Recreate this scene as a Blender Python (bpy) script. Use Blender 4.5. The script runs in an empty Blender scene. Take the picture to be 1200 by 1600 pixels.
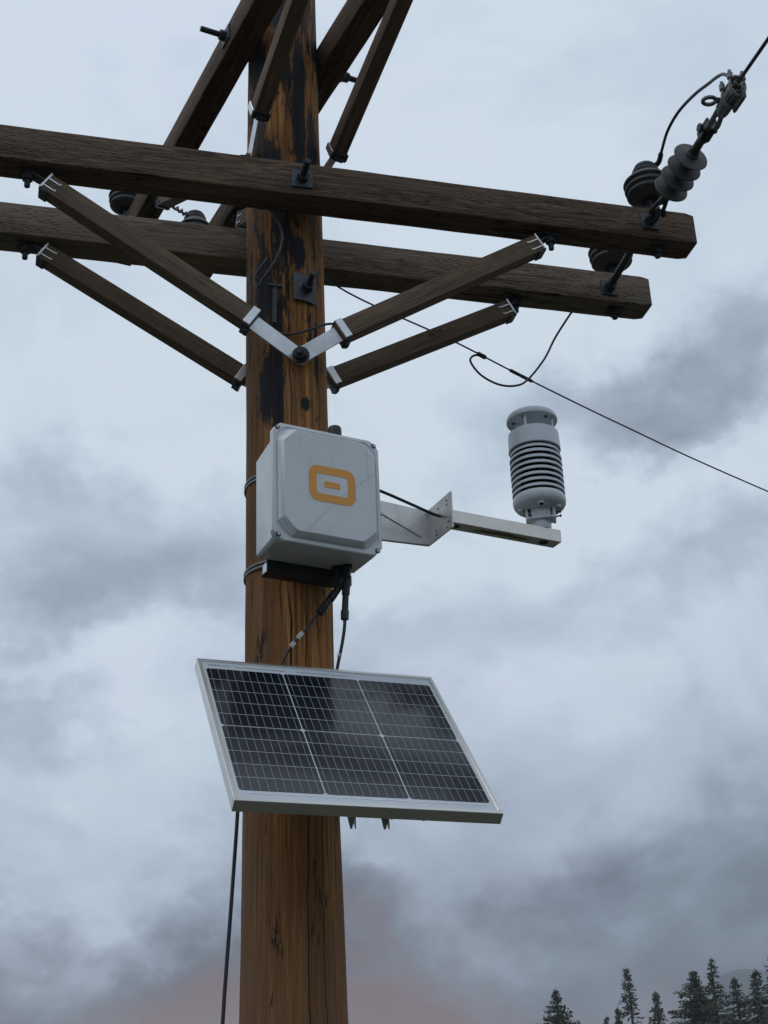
import bpy, bmesh, math, random
from mathutils import Vector, Matrix, noise
PI = math.pi
rad = math.radians
V = Vector
sc = bpy.context.scene
col = sc.collection

# ------------------------------------------------------------ camera
CAM = V((-0.67826, -3.48957, 1.6))
cd = bpy.data.cameras.new('camera')
cam = bpy.data.objects.new('camera', cd)
col.objects.link(cam)
cr, cu, cf = V((0.969272, -0.242888, -0.038950)), V((-0.071030, -0.427940, 0.901012)), V((0.235514, 0.870559, 0.432043))
m = Matrix((cr, cu, -cf)).transposed().to_4x4()
m.translation = CAM
cam.matrix_world = m
cd.sensor_fit = 'VERTICAL'
cd.sensor_height = 24.0
cd.lens = 24.0 * 2300.0 / 1600.0
cd.clip_start = 0.05
cd.clip_end = 20000
sc.camera = cam

# ------------------------------------------------------------ view
sc.view_settings.view_transform = 'Standard'
sc.view_settings.look = 'None'
sc.view_settings.exposure = 0.0
sc.view_settings.gamma = 1.0


# ------------------------------------------------------------ node helper
class NT:
    def __init__(s, tree):
        s.t = tree
        s.n = tree.nodes
        s.l = tree.links

    def put(s, sock, v):
        if isinstance(v, bpy.types.NodeSocket):
            s.l.new(v, sock)
        elif v is not None:
            if isinstance(v, (int, float)) and hasattr(sock.default_value, '__len__'):
                k = len(sock.default_value)
                sock.default_value = [v] * 3 + ([1] if k == 4 else [])
            elif hasattr(v, '__len__') and len(v) == 3 and len(sock.default_value) == 4:
                sock.default_value = tuple(v) + (1,)
            else:
                sock.default_value = v

    def math(s, op, a, b=None, c=None, clamp=False):
        n = s.n.new('ShaderNodeMath')
        n.operation = op
        n.use_clamp = clamp
        s.put(n.inputs[0], a)
        if b is not None: s.put(n.inputs[1], b)
        if c is not None: s.put(n.inputs[2], c)
        return n.outputs[0]

    def add(s, a, b): return s.math('ADD', a, b)
    def sub(s, a, b): return s.math('SUBTRACT', a, b)
    def mul(s, a, b): return s.math('MULTIPLY', a, b)

    def vmath(s, op, a, b=None, out=0):
        n = s.n.new('ShaderNodeVectorMath')
        n.operation = op
        s.put(n.inputs[0], a)
        if b is not None:
            if op == 'SCALE': s.put(n.inputs[3], b)
            else: s.put(n.inputs[1], b)
        return n.outputs[out]

    def sep(s, v):
        n = s.n.new('ShaderNodeSeparateXYZ')
        s.l.new(v, n.inputs[0])
        return n.outputs[0], n.outputs[1], n.outputs[2]

    def comb(s, x, y, z):
        n = s.n.new('ShaderNodeCombineXYZ')
        for i, v in enumerate((x, y, z)): s.put(n.inputs[i], v)
        return n.outputs[0]

    def noise(s, vec, scale=1, detail=4, rough=.5, dist=0.0):
        n = s.n.new('ShaderNodeTexNoise')
        s.put(n.inputs['Vector'], vec)
        n.inputs['Scale'].default_value = scale
        n.inputs['Detail'].default_value = detail
        n.inputs['Roughness'].default_value = rough
        n.inputs['Distortion'].default_value = dist
        return n.outputs[0]

    def step(s, v, a, b, lo=0.0, hi=1.0):
        n = s.n.new('ShaderNodeMapRange')
        n.interpolation_type = 'SMOOTHSTEP'
        s.put(n.inputs[0], v)
        s.put(n.inputs[1], a); s.put(n.inputs[2], b)
        s.put(n.inputs[3], lo); s.put(n.inputs[4], hi)
        return n.outputs[0]

    def mix(s, f, a, b, mode='MIX'):
        n = s.n.new('ShaderNodeMix')
        n.data_type = 'RGBA'
        n.blend_type = mode
        s.put(n.inputs[0], f)
        s.put(n.inputs[6], a)
        s.put(n.inputs[7], b)
        return n.outputs[2]

    def ramp(s, f, stops):
        n = s.n.new('ShaderNodeValToRGB')
        s.l.new(f, n.inputs[0])
        e = n.color_ramp.elements
        while len(e) > 1: e.remove(e[-1])
        e[0].position = stops[0][0]
        e[0].color = tuple(stops[0][1]) + (1,)
        for p, c in stops[1:]:
            x = e.new(p)
            x.color = tuple(c) + (1,)
        return n.outputs[0]

    def obj(s):
        return s.n.new('ShaderNodeTexCoord').outputs['Object']


# ------------------------------------------------------------ world (overcast sky)
w = bpy.data.worlds.new('World')
sc.world = w
w.use_nodes = True
w.node_tree.nodes.clear()
t = NT(w.node_tree)
out = t.n.new('ShaderNodeOutputWorld')
bg = t.n.new('ShaderNodeBackground')
t.l.new(bg.outputs[0], out.inputs[0])
SUN_EL, SUN_AZ = 62.0, -100.0      # azimuth clockwise from +Y
sky = t.n.new('ShaderNodeTexSky')
sky.sky_type = 'NISHITA'
sky.sun_disc = False
sky.sun_elevation = rad(SUN_EL)
sky.sun_rotation = rad(SUN_AZ)
nish = t.vmath('SCALE', sky.outputs[0], 0.09)
d = t.vmath('NORMALIZE', t.n.new('ShaderNodeTexCoord').outputs['Generated'])
dx, dy, dz = t.sep(d)
az = t.mul(t.math('ARCTAN2', dx, dy), 180 / PI)
el = t.mul(t.math('ARCSINE', dz), 180 / PI)
# cloud layer seen in perspective: direction projected on a plane above
inv = t.math('DIVIDE', 1.0, t.math('MAXIMUM', t.add(dz, 0.22), 0.05))
pv = t.comb(t.mul(dx, inv), t.mul(dy, inv), 0.0)
dq = t.vmath('MULTIPLY', d, (1.0, 1.0, 1.35))
wx = t.noise(dq, 7.5, 8, .60)
wy = t.noise(t.vmath('ADD', dq, (5.2, 1.3, 2.7)), 7.5, 8, .60)
azw = t.add(az, t.mul(t.sub(wx, .5), 15.0))
elw = t.add(el, t.mul(t.sub(wy, .5), 12.0))


def blob(a, e, wa, we, amp, rot=0.0):
    c, s_ = math.cos(rad(rot)), math.sin(rad(rot))
    da, de = t.sub(azw, a), t.sub(elw, e)
    u = t.math('DIVIDE', t.add(t.mul(da, c), t.mul(de, s_)), wa)
    v = t.math('DIVIDE', t.sub(t.mul(de, c), t.mul(da, s_)), we)
    r2 = t.add(t.mul(u, u), t.mul(v, v))
    return t.mul(t.step(t.math('SQRT', r2), 1.75, .25), amp)


base = t.step(elw, 2.0, 29.0, 0.36, 0.96)
cl = base
for b in ((3.0, 24.4, 5.6, 2.2, -.36, 3), (2.2, 21.6, 3.2, 1.5, -.26, 0), (8, 23.3, 3.5, 1.6, -.20, 0),
          (31.0, 29.8, 8.5, 2.1, -.42, 10), (25.5, 27.2, 4.6, 2.2, -.28, 8), (20.0, 28.6, 3.0, 2.0, -.20, 0),
          (30.0, 21.8, 5.0, 1.2, -.20, 12), (16.5, 21.0, 6.0, 1.9, -.20, 6), (13.5, 26.0, 3.0, 1.4, -.14, 0),
          (0.5, 17.3, 2.2, 1.6, -.20, 0), (-1.5, 19.0, 2.2, 1.2, -.10, 0), (27.5, 11.8, 8.0, 1.9, -.24, 14),
          (28.0, 7.0, 7.5, 3.2, -.36, 4), (4.0, 7.6, 6.0, 1.3, -.28, 12), (9.0, 9.3, 4.5, 1.9, -.26, 4),
          (17.0, 8.0, 7.5, 2.4, -.18, 0),
          (3.5, 15.8, 4.5, 2.6, .24, 0), (2.5, 19.6, 5.5, .9, .16, 8), (1.0, 11.6, 3.2, 1.5, .22, 0),
          (26.5, 24.9, 4.0, 1.3, .20, 8), (23.5, 18.6, 4.0, 1.8, .10, 0), (11.5, 13.0, 2.6, 1.6, .16, 0),
          (20, 34.5, 8, 4, .06, 0), (2.0, 40.0, 5.0, 3.0, -.08, 0), (22, 39, 5, 2, -.05, 0),
          (14.5, 23.2, 4.0, 1.0, .10, 0), (3, 29.5, 8, 1.8, .07, 0)):
    cl = t.add(cl, blob(*b[:4], b[4] * (.92 if b[4] < 0 else 1.25), b[5]))
f1 = t.noise(t.vmath('ADD', dq, (1.7, 8.2, 3.1)), 5.5, 9, .58, .45)
f2 = t.noise(t.vmath('ADD', dq, (9.1, 4.4, 0.5)), 17.0, 7, .58, .3)
f1 = t.step(f1, .30, .70)
cl = t.add(cl, t.mul(t.sub(f1, .5), .26))
cl = t.add(cl, t.mul(t.sub(f2, .5), .22))
cc = t.ramp(cl, [(0.0, (.115, .142, .182)), (.22, (.205, .248, .305)), (.42, (.330, .392, .478)),
                 (.62, (.455, .540, .645)), (.82, (.590, .695, .805)), (1.0, (.690, .790, .880))])
# warm tint painted into the low sky, standing in for lens smear
warm = t.add(blob(12.0, 5.2, 8.0, 2.9, .85), blob(12.5, 4.0, 14, 4.4, .62))
warm = t.math('MINIMUM', warm, .9)
cc = t.mix(warm, cc, (.185, .080, .058))
tint = t.noise(t.vmath('ADD', pv, (2, 7, 1)), 2.0, 3, .5)
cc = t.mix(t.step(tint, .45, .7, 0, .35), cc, t.mix(1.0, cc, (1.02, .965, 1.06), 'MULTIPLY'))
final = t.mix(.93, nish, cc)
t.l.new(final, bg.inputs[0])
bg.inputs[1].default_value = 1.0

# ------------------------------------------------------------ sun (soft, through cloud)
sd = bpy.data.lights.new('sun', 'SUN')
sd.energy = 0.55
sd.angle = rad(30)
sd.color = (1.0, .97, .93)
so = bpy.data.objects.new('sun', sd)
col.objects.link(so)
sdir = V((math.sin(rad(SUN_AZ)) * math.cos(rad(SUN_EL)), math.cos(rad(SUN_AZ)) * math.cos(rad(SUN_EL)), math.sin(rad(SUN_EL))))
so.rotation_euler = sdir.to_track_quat('Z', 'Y').to_euler()
so.location = sdir * 50


# ------------------------------------------------------------ mesh builder
class MB:
    def __init__(s):
        s.v = []; s.f = []; s.mi = []; s.cur = 0

    def add(s, vs, fs):
        o = len(s.v)
        s.v += [tuple(x) for x in vs]
        s.f += [tuple(o + i for i in f) for f in fs]
        s.mi += [s.cur] * len(fs)

    def addbm(s, bm):
        bm.verts.index_update()
        s.add([v.co[:] for v in bm.verts], [[v.index for v in f.verts] for f in bm.faces])
        bm.free()

    def box(s, c, size, rot=None, bev=0.0, seg=2):
        bm = bmesh.new()
        bmesh.ops.create_cube(bm, size=1)
        bmesh.ops.scale(bm, vec=size, verts=bm.verts)
        if bev: bmesh.ops.bevel(bm, geom=bm.edges[:], offset=bev, segments=seg, affect='EDGES')
        mt = Matrix.Translation(V(c))
        if rot is not None: mt = mt @ rot.to_4x4()
        bmesh.ops.transform(bm, matrix=mt, verts=bm.verts)
        s.addbm(bm)
        return s

    def cyl(s, p0, p1, r0, r1=None, seg=16, caps=True):
        p0, p1 = V(p0), V(p1)
        if r1 is None: r1 = r0
        q = (p1 - p0).to_track_quat('Z', 'Y')
        vs = []
        for p, r in ((p0, r0), (p1, r1)):
            for k in range(seg):
                a = 2 * PI * k / seg
                vs.append(p + q @ V((r * math.cos(a), r * math.sin(a), 0)))
        fs = [(k, (k + 1) % seg, seg + (k + 1) % seg, seg + k) for k in range(seg)]
        if caps: fs += [tuple(range(seg))[::-1], tuple(range(seg, 2 * seg))]
        s.add(vs, fs)
        return s

    def tube(s, pts, r, seg=8, sub=6):
        pts = [V(p) for p in pts]
        P = []
        if sub > 1 and len(pts) > 2:
            for i in range(len(pts) - 1):
                a, b, c, e = pts[max(i - 1, 0)], pts[i], pts[i + 1], pts[min(i + 2, len(pts) - 1)]
                for k in range(sub):
                    u = k / sub
                    P.append(.5 * ((2 * b) + (c - a) * u + (2 * a - 5 * b + 4 * c - e) * u * u + (3 * b - a - 3 * c + e) * u ** 3))
            P.append(pts[-1])
        else: P = pts
        rr = r if hasattr(r, '__len__') else [r] * len(P)
        if len(rr) != len(P):
            rr = [rr[min(int(i * len(rr) / len(P)), len(rr) - 1)] for i in range(len(P))]
        vs = []
        up = None
        for i, p in enumerate(P):
            tg = (P[min(i + 1, len(P) - 1)] - P[max(i - 1, 0)]).normalized()
            if up is None: up = tg.orthogonal().normalized()
            up = (up - tg * up.dot(tg)).normalized()
            sd_ = tg.cross(up)
            for k in range(seg):
                a = 2 * PI * k / seg
                vs.append(p + rr[i] * (math.cos(a) * up + math.sin(a) * sd_))
        n = len(P)
        fs = [(i * seg + k, i * seg + (k + 1) % seg, (i + 1) * seg + (k + 1) % seg, (i + 1) * seg + k) for i in range(n - 1) for k in range(seg)]
        fs += [tuple(range(seg))[::-1], tuple(range((n - 1) * seg, n * seg))]
        s.add(vs, fs)
        return s

    def lathe(s, prof, origin=(0, 0, 0), axis=(0, 0, 1), seg=48):
        q = V(axis).to_track_quat('Z', 'Y')
        o = V(origin)
        vs = []
        for r, z in prof:
            for k in range(seg):
                a = 2 * PI * k / seg
                vs.append(o + q @ V((max(r, 1e-5) * math.cos(a), max(r, 1e-5) * math.sin(a), z)))
        n = len(prof)
        fs = [(i * seg + k, i * seg + (k + 1) % seg, (i + 1) * seg + (k + 1) % seg, (i + 1) * seg + k) for i in range(n - 1) for k in range(seg)]
        s.add(vs, fs)
        return s

    def prism(s, poly, z0, z1, fr):
        """poly in 2D, fr(u, v, h) -> point"""
        n = len(poly)
        vs = [fr(u, v, z0) for u, v in poly] + [fr(u, v, z1) for u, v in poly]
        fs = [(k, (k + 1) % n, n + (k + 1) % n, n + k) for k in range(n)] + [tuple(range(n))[::-1], tuple(range(n, 2 * n))]
        s.add(vs, fs)
        return s

    def loft(s, rings, caps=(True, True)):
        n = len(rings[0])
        vs = [p for r in rings for p in r]
        fs = [(i * n + k, i * n + (k + 1) % n, (i + 1) * n + (k + 1) % n, (i + 1) * n + k) for i in range(len(rings) - 1) for k in range(n)]
        if caps[0]: fs.append(tuple(range(n))[::-1])
        if caps[1]: fs.append(tuple(range((len(rings) - 1) * n, len(rings) * n)))
        s.add(vs, fs)
        return s

    def build(s, name, mat, parent=None, sharp=35, fixn=True, smooth=True):
        me = bpy.data.meshes.new(name)
        me.from_pydata(s.v, [], s.f)
        mats = mat if isinstance(mat, (list, tuple)) else [mat]
        for x in mats: me.materials.append(x)
        me.polygons.foreach_set('material_index', s.mi)
        if fixn:
            bm = bmesh.new(); bm.from_mesh(me)
            bmesh.ops.recalc_face_normals(bm, faces=bm.faces)
            bm.to_mesh(me); bm.free()
        if smooth:
            me.shade_smooth()
            if sharp: me.set_sharp_from_angle(angle=rad(sharp))
        me.update()
        o = bpy.data.objects.new(name, me)
        col.objects.link(o)
        if parent: o.parent = parent
        return o


def tag(o, label=None, cat=None, group=None, kind=None):
    if label: o['label'] = label
    if cat: o['category'] = cat
    if group: o['group'] = group
    if kind: o['kind'] = kind
    return o


def thing(name, label, cat, loc=(0, 0, 0), rotz=0.0, group=None, mat=None):
    o = bpy.data.objects.new(name, None)
    o.empty_display_size = .1
    col.objects.link(o)
    if mat is not None: o.matrix_world = mat
    else:
        o.location = loc
        o.rotation_euler = (0, 0, rotz)
    return tag(o, label, cat, group)


# ------------------------------------------------------------ materials
def mat(name):
    mm = bpy.data.materials.new(name)
    mm.use_nodes = True
    tt = NT(mm.node_tree)
    b = mm.node_tree.nodes['Principled BSDF']
    return mm, tt, b


def bump(tt, b, h, strength=.4, dist=.003):
    n = tt.n.new('ShaderNodeBump')
    n.inputs['Strength'].default_value = strength
    n.inputs['Distance'].default_value = dist
    tt.l.new(h, n.inputs['Height'])
    tt.l.new(n.outputs[0], b.inputs['Normal'])


def plain(name, c, rough=.5, metal=0.0, var=.12, scale=25, bmp=.15, dirt=None, spec=.5, coat=0):
    mm, tt, b = mat(name)
    o = tt.obj()
    n1 = tt.noise(o, scale, 5, .6)
    n2 = tt.noise(o, scale * 6, 4, .6)
    f = tt.step(tt.add(tt.mul(n1, .7), tt.mul(n2, .3)), .35, .65)
    c2 = tuple(x * (1 - var) for x in c)
    cc_ = tt.mix(f, c, c2)
    if dirt:
        n3 = tt.noise(o, scale * .45, 7, .65, .6)
        cc_ = tt.mix(tt.step(n3, .52, .72, 0, dirt[1]), cc_, dirt[0])
    tt.put(b.inputs['Base Color'], cc_)
    tt.put(b.inputs['Roughness'], tt.add(rough - .06, tt.mul(n1, .12)))
    b.inputs['Metallic'].default_value = metal
    b.inputs['Specular IOR Level'].default_value = spec
    if coat:
        b.inputs['Coat Weight'].default_value = coat
        b.inputs['Coat Roughness'].default_value = .08
    if bmp: bump(tt, b, n2, bmp, .001)
    return mm


def pole_material():
    mm, tt, b = mat('weathered_pole_wood')
    o = tt.obj()
    x, y, z = tt.sep(o)
    th = tt.math('ARCTAN2', x, tt.mul(y, -1.0))       # 0 faces -Y (the viewer side)
    r = .115
    u = tt.mul(th, r)                                  # arc length, metres
    def st(su, sz, det=5, rough=.6, dist=0.0, off=0.0):
        # seamless: stretch the 3D object coordinate instead of the angle
        return tt.noise(tt.comb(tt.mul(x, su), tt.mul(y, su), tt.add(tt.mul(z, sz), off)), 1, det, rough, dist)
    grain = st(95, 2.4, 6, .65, .35)
    fine = st(300, 7, 4, .6, .2)
    broad = st(20, 1.3, 4, .55, .6, 7)
    patch = st(9, 2.1, 5, .6, .4, 3)
    basec = tt.ramp(grain, [(.25, (.080, .032, .012)), (.43, (.265, .110, .033)), (.57, (.430, .200, .066)), (.75, (.590, .310, .125))])
    basec = tt.mix(tt.step(broad, .42, .68, 0, .7), basec, (.150, .075, .034))
    basec = tt.mix(tt.step(fine, .52, .68, 0, .5), basec, (.070, .032, .013))
    # greyed, duller wood on the left shoulder and lower down
    basec = tt.mix(tt.step(patch, .48, .70, 0, .45), basec, (.160, .105, .068))
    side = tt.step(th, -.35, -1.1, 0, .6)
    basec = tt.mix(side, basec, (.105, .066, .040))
    low = tt.step(z, 2.6, 1.9, 0, .6)
    basec = tt.mix(low, basec, (.190, .105, .062))
    # tar / creosote patches near the top: ragged, streaked along the grain
    rag = tt.mul(tt.sub(st(170, 15, 7, .78, .9, 11), .5), .85)
    big = st(17, 3.4, 4, .55, .8, 1.7)
    zone = tt.step(z, 3.45, 4.15, -.16, .005)
    tar = tt.step(tt.add(tt.add(big, rag), zone), .545, .575)
    def ell(tx, zc, wu, wz, amp=1.0):
        du = tt.math('DIVIDE', tt.sub(u, tx), wu)
        dz_ = tt.math('DIVIDE', tt.sub(z, zc), wz)
        q = tt.math('SQRT', tt.add(tt.mul(du, du), tt.mul(dz_, dz_)))
        return tt.step(tt.add(q, tt.mul(rag, 3.2)), 1.05, .92, 0, amp)
    for e in ((-.085, 3.96, .030, .125), (-.052, 3.83, .022, .10), (-.078, 3.64, .024, .10), (-.047, 3.60, .018, .17),
              (-.062, 4.36, .034, .12), (.03, 4.62, .022, .30), (.078, 4.45, .022, .16), (-.03, 4.98, .045, .07),
              (.02, 4.08, .022, .055), (.032, 3.585, .014, .022), (.075, 3.76, .010, .10), (-.10, 4.7, .03, .2)):
        tar = tt.math('MAXIMUM', tar, ell(*e))
    flk = tt.step(tt.add(st(62, 13, 6, .72, 1.1, 31), tt.mul(tt.step(z, 3.2, 3.9), .05)), .645, .675, 0, .85)
    flk = tt.mul(flk, tt.step(z, 3.05, 3.5, .25, 1))
    tar = tt.math('MAXIMUM', tar, flk)
    tarc = tt.mix(fine, (.005, .0055, .0075), (.017, .018, .023))
    basec = tt.mix(tar, basec, tarc)
    # long drying checks
    wob = tt.mul(tt.sub(tt.noise(tt.comb(0.0, 0.0, z), 2.6, 3, .6), .5), .05)
    cr_ = None
    for (u0, z0, z1, wd, sl) in ((.013, 1.6, 3.05, .0015, -.008), (.055, .2, 2.62, .0014, .006), (-.045, 2.9, 3.7, .0013, .004),
                             (-.012, 3.25, 4.2, .0012, .01), (.082, 2.4, 5.4, .0013, .003), (-.020, 2.6, 3.08, .0028, .01),
                             (.045, 4.2, 5.4, .0012, .004)):
        dd = tt.math('ABSOLUTE', tt.sub(tt.add(u, tt.add(wob, tt.mul(z, sl))), u0 + sl * .5 * (z0 + z1)))
        k = tt.step(dd, wd, wd * .35)
        k = tt.mul(k, tt.mul(tt.step(z, z0, z0 + .12), tt.step(z, z1, z1 - .12)))
        cr_ = k if cr_ is None else tt.math('MAXIMUM', cr_, k)
    basec = tt.mix(tt.mul(cr_, .93), basec, (.008, .005, .004))
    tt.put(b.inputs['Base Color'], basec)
    tt.put(b.inputs['Roughness'], tt.step(tar, 0, 1, .82, .62))
    b.inputs['Specular IOR Level'].default_value = .18
    h = tt.add(tt.add(tt.mul(grain, .8), tt.mul(fine, .35)), tt.mul(cr_, -1.6))
    bump(tt, b, tt.add(h, tt.mul(tar, -.35)), .95, .005)
    return mm


def timber(name, c_hi, c_mid, c_lo, grey=0.0, dashes=True, scale=1.0):
    """timber running along local X"""
    mm, tt, b = mat(name)
    o = tt.obj()
    x, y, z = tt.sep(o)
    def st(sx, s, det=5, rough=.6, dist=0.0, off=0.0):
        return tt.noise(tt.comb(tt.add(tt.mul(x, sx), off), tt.mul(y, s), tt.mul(z, s)), 1, det, rough, dist)
    ring = st(1.7 * scale, 34 * scale, 3, .5, 1.4, 3)
    rings = tt.math('FRACT', tt.mul(ring, 9.0))
    rings = tt.step(tt.math('ABSOLUTE', tt.sub(rings, .5)), .5, .05)
    grain = st(3.2 * scale, 130 * scale, 6, .65, .3)
    fine = st(12 * scale, 420 * scale, 4, .6)
    broad = st(1.5, 9, 4, .6, .5, 5)
    bleach = st(.9, 6, 5, .62, .7, 33)
    f = tt.add(tt.add(tt.mul(grain, .95), -.165), tt.mul(rings, .30))
    cc_ = tt.ramp(f, [(.22, c_lo), (.47, c_mid), (.72, c_hi)])
    cc_ = tt.mix(tt.step(fine, .48, .66, 0, .6), cc_, tuple(v * .35 for v in c_lo))
    cc_ = tt.mix(tt.step(broad, .45, .7, 0, .5), cc_, tuple(v * .8 for v in c_lo))
    if grey: cc_ = tt.mix(tt.step(st(1.1, 14, 4, .6, .4, 9), .40, .62, grey * .3, grey), cc_, (.225, .185, .150))
    cc_ = tt.mix(tt.step(bleach, .50, .66, 0, .45), cc_, tuple(v * 1.25 for v in c_hi))
    h = tt.add(tt.mul(grain, .6), tt.add(tt.mul(fine, .3), tt.mul(rings, .25)))
    if dashes:
        # preservative incisions: short dark slits in staggered rows
        row = tt.math('FLOOR', tt.mul(tt.add(z, y), 150.0))
        xs = tt.add(tt.mul(x, 34.0), tt.mul(row, .37))
        xs = tt.add(xs, tt.mul(tt.noise(tt.comb(tt.mul(x, 9), row, 0.0), 1, 2), 1.4))
        fx = tt.math('ABSOLUTE', tt.sub(tt.math('FRACT', xs), .5))
        fz = tt.math('ABSOLUTE', tt.sub(tt.math('FRACT', tt.mul(tt.add(z, y), 150.0)), .5))
        cell = tt.noise(tt.comb(tt.math('FLOOR', xs), row, 0.0), 7.3, 0, 0)
        ds = tt.mul(tt.mul(tt.step(fx, .34, .10), tt.step(fz, .30, .05)), tt.mul(tt.step(cell, .46, .58), tt.step(st(1.3, 14, 3, .5, 0, 40), .36, .6)))
        cc_ = tt.mix(tt.mul(ds, .75), cc_, (.012, .009, .007))
        h = tt.add(h, tt.mul(ds, -.9))
    # long surface checks
    ck = tt.math('ABSOLUTE', tt.sub(st(.8, 26, 2, .5, .5, 14), .5))
    ck = tt.mul(tt.step(ck, .010, .003), tt.step(st(2.0, 3, 2, .5, 0, 21), .50, .56))
    cc_ = tt.mix(ck, cc_, (.008, .006, .005))
    h = tt.add(h, tt.mul(ck, -1.2))
    tt.put(b.inputs['Base Color'], cc_)
    b.inputs['Roughness'].default_value = .85
    b.inputs['Specular IOR Level'].default_value = .25
    bump(tt, b, h, .7, .003)
    return mm


M = {}
M['pole'] = pole_material()
M['arm_brown'] = timber('brown_crossarm_timber', (.215, .142, .094), (.108, .066, .043), (.030, .018, .013), .22)
M['arm_grey'] = timber('greyed_crossarm_timber', (.300, .228, .170), (.170, .122, .088), (.052, .035, .025), .6)
M['arm_dark'] = timber('dark_crossarm_timber', (.165, .105, .064), (.074, .045, .029), (.022, .014, .010), .12)
M['brace'] = timber('brace_timber', (.225, .160, .108), (.180, .126, .084), (.125, .086, .058), .12, False, 1.3)
M['steel'] = plain('dull_galvanised_steel', (.42, .44, .46), .42, .75, .25, 30, .1, ((.22, .23, .24), .5))
M['bright'] = plain('bright_galvanised_steel', (.76, .78, .80), .40, .75, .16, 22, .08, ((.42, .43, .44), .5))
M['stainless'] = plain('brushed_stainless_sheet', (.60, .59, .575), .42, .85, .2, 14, .08, ((.30, .25, .22), .85))
M['alu'] = plain('anodised_aluminium', (.66, .63, .59), .38, .85, .08, 20, .05)
M['frame'] = plain('panel_frame_aluminium', (.72, .71, .68), .32, .9, .06, 16, 0)
M['iron'] = plain('dark_weathered_iron', (.060, .066, .074), .50, .55, .35, 60, .3, ((.030, .022, .018), .5))
M['bandsteel'] = plain('dull_banding', (.20, .20, .195), .5, .6, .2, 40, .1)
M['clamp'] = plain('dull_cast_clamp', (.22, .225, .23), .55, .5, .3, 40, .2)
M['plate'] = plain('blue_grey_steel_plate', (.075, .088, .098), .50, .5, .3, 40, .25)
M['poly'] = plain('grey_polyester_enclosure', (.66, .69, .72), .34, 0, .05, 12, .05, ((.50, .52, .54), .35))
def enclosure_material():
    mm, tt, b = mat('weathered_grey_polyester')
    o = tt.obj()
    x, y, z = tt.sep(o)
    st = tt.noise(tt.comb(tt.mul(x, 70), tt.mul(y, 70), tt.mul(z, 3.5)), 1, 5, .6, .3)
    sm = tt.noise(o, 7, 6, .62, .8)
    fi = tt.noise(o, 160, 4, .6)
    c = tt.mix(tt.step(sm, .42, .68, 0, .5), (.67, .70, .73), (.58, .60, .61))
    c = tt.mix(tt.step(st, .56, .72, 0, .30), c, (.42, .42, .40))
    c = tt.mix(tt.step(fi, .60, .72, 0, .28), c, (.46, .47, .47))
    tt.put(b.inputs['Base Color'], c)
    tt.put(b.inputs['Roughness'], tt.add(.26, tt.mul(sm, .2)))
    bump(tt, b, fi, .06, .001)
    return mm


M['poly'] = enclosure_material()
M['orange'] = plain('orange_vinyl', (.78, .34, .045), .38, 0, .06, 30, .03)
M['rubber'] = plain('black_rubber', (.014, .015, .017), .45, 0, .3, 50, .1)
M['cable'] = plain('black_cable', (.018, .019, .021), .5, 0, .3, 50, .1)
M['wire'] = plain('weathered_conductor', (.075, .078, .085), .5, .6, .3, 80, .2)
M['porc'] = plain('grey_insulator_glaze', (.070, .075, .079), .55, 0, .15, 20, .04, spec=.3)
M['poly_ins'] = plain('grey_silicone_rubber', (.075, .077, .080), .6, 0, .15, 20, .05)
M['white'] = plain('white_sensor_plastic', (.62, .66, .71), .42, 0, .05, 15, .04, ((.5, .5, .5), .2))
M['black'] = plain('black_void', (.010, .010, .011), .6, 0, .2, 20, 0)
M['label'] = plain('white_cable_label', (.60, .61, .62), .5, 0, .1, 30, .02)
M['backsheet'] = plain('white_backsheet_under_glass', (.52, .56, .61), .35, 0, .04, 10, 0, None, .5, .5)


def cell_material():
    mm, tt, b = mat('dark_solar_cell')
    o = tt.obj()
    n1 = tt.noise(o, 9, 3, .5)
    c = tt.mix(n1, (.0035, .0050, .0110), (.0075, .0100, .0180))
    tt.put(b.inputs['Base Color'], c)
    b.inputs['Roughness'].default_value = .16
    b.inputs['IOR'].default_value = 1.5
    b.inputs['Coat Weight'].default_value = .2
    b.inputs['Coat Roughness'].default_value = .07
    return mm


M['cell'] = cell_material()
M['busbar'] = plain('silver_busbar', (.30, .33, .36), .4, .1, .1, 50, 0)


def frame_of(x, z):
    """matrix basis with local x along x, local z close to z"""
    x = V(x).normalized()
    y = V(z).cross(x).normalized()
    z = x.cross(y)
    return Matrix((x, y, z)).transposed()


# ------------------------------------------------------------ ground
def ground():
    mb = MB()
    n, S = 60, 6000.0
    def g(i): 
        a = (i / n - .5) * 2
        return math.copysign(abs(a) ** 3, a) * S
    vs = []
    for j in range(n + 1):
        for i in range(n + 1):
            X_, Y_ = g(i), g(j)
            dd = math.hypot(X_, Y_)
            vs.append((X_, Y_, min(dd / 40, 1) * (noise.noise(V((X_ * .02, Y_ * .02, 0))) * .5) - .02))
    fs = [(j * (n + 1) + i, j * (n + 1) + i + 1, (j + 1) * (n + 1) + i + 1, (j + 1) * (n + 1) + i) for j in range(n) for i in range(n)]
    mb.add(vs, fs)
    mm, tt, b = mat('dry_grass_and_gravel')
    o = tt.obj()
    n1 = tt.noise(o, .22, 6, .6)
    n2 = tt.noise(o, 14, 5, .6)
    c = tt.mix(tt.step(n1, .4, .6), (.038, .044, .020), (.060, .054, .040))
    c = tt.mix(tt.step(n2, .35, .7, 0, .6), c, (.024, .025, .014))
    tt.put(b.inputs['Base Color'], c)
    b.inputs['Roughness'].default_value = .95
    bump(tt, b, n2, .6, .03)
    o = mb.build('ground', mm, None, sharp=None, fixn=False)
    tag(o, kind='structure')


ground()


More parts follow.
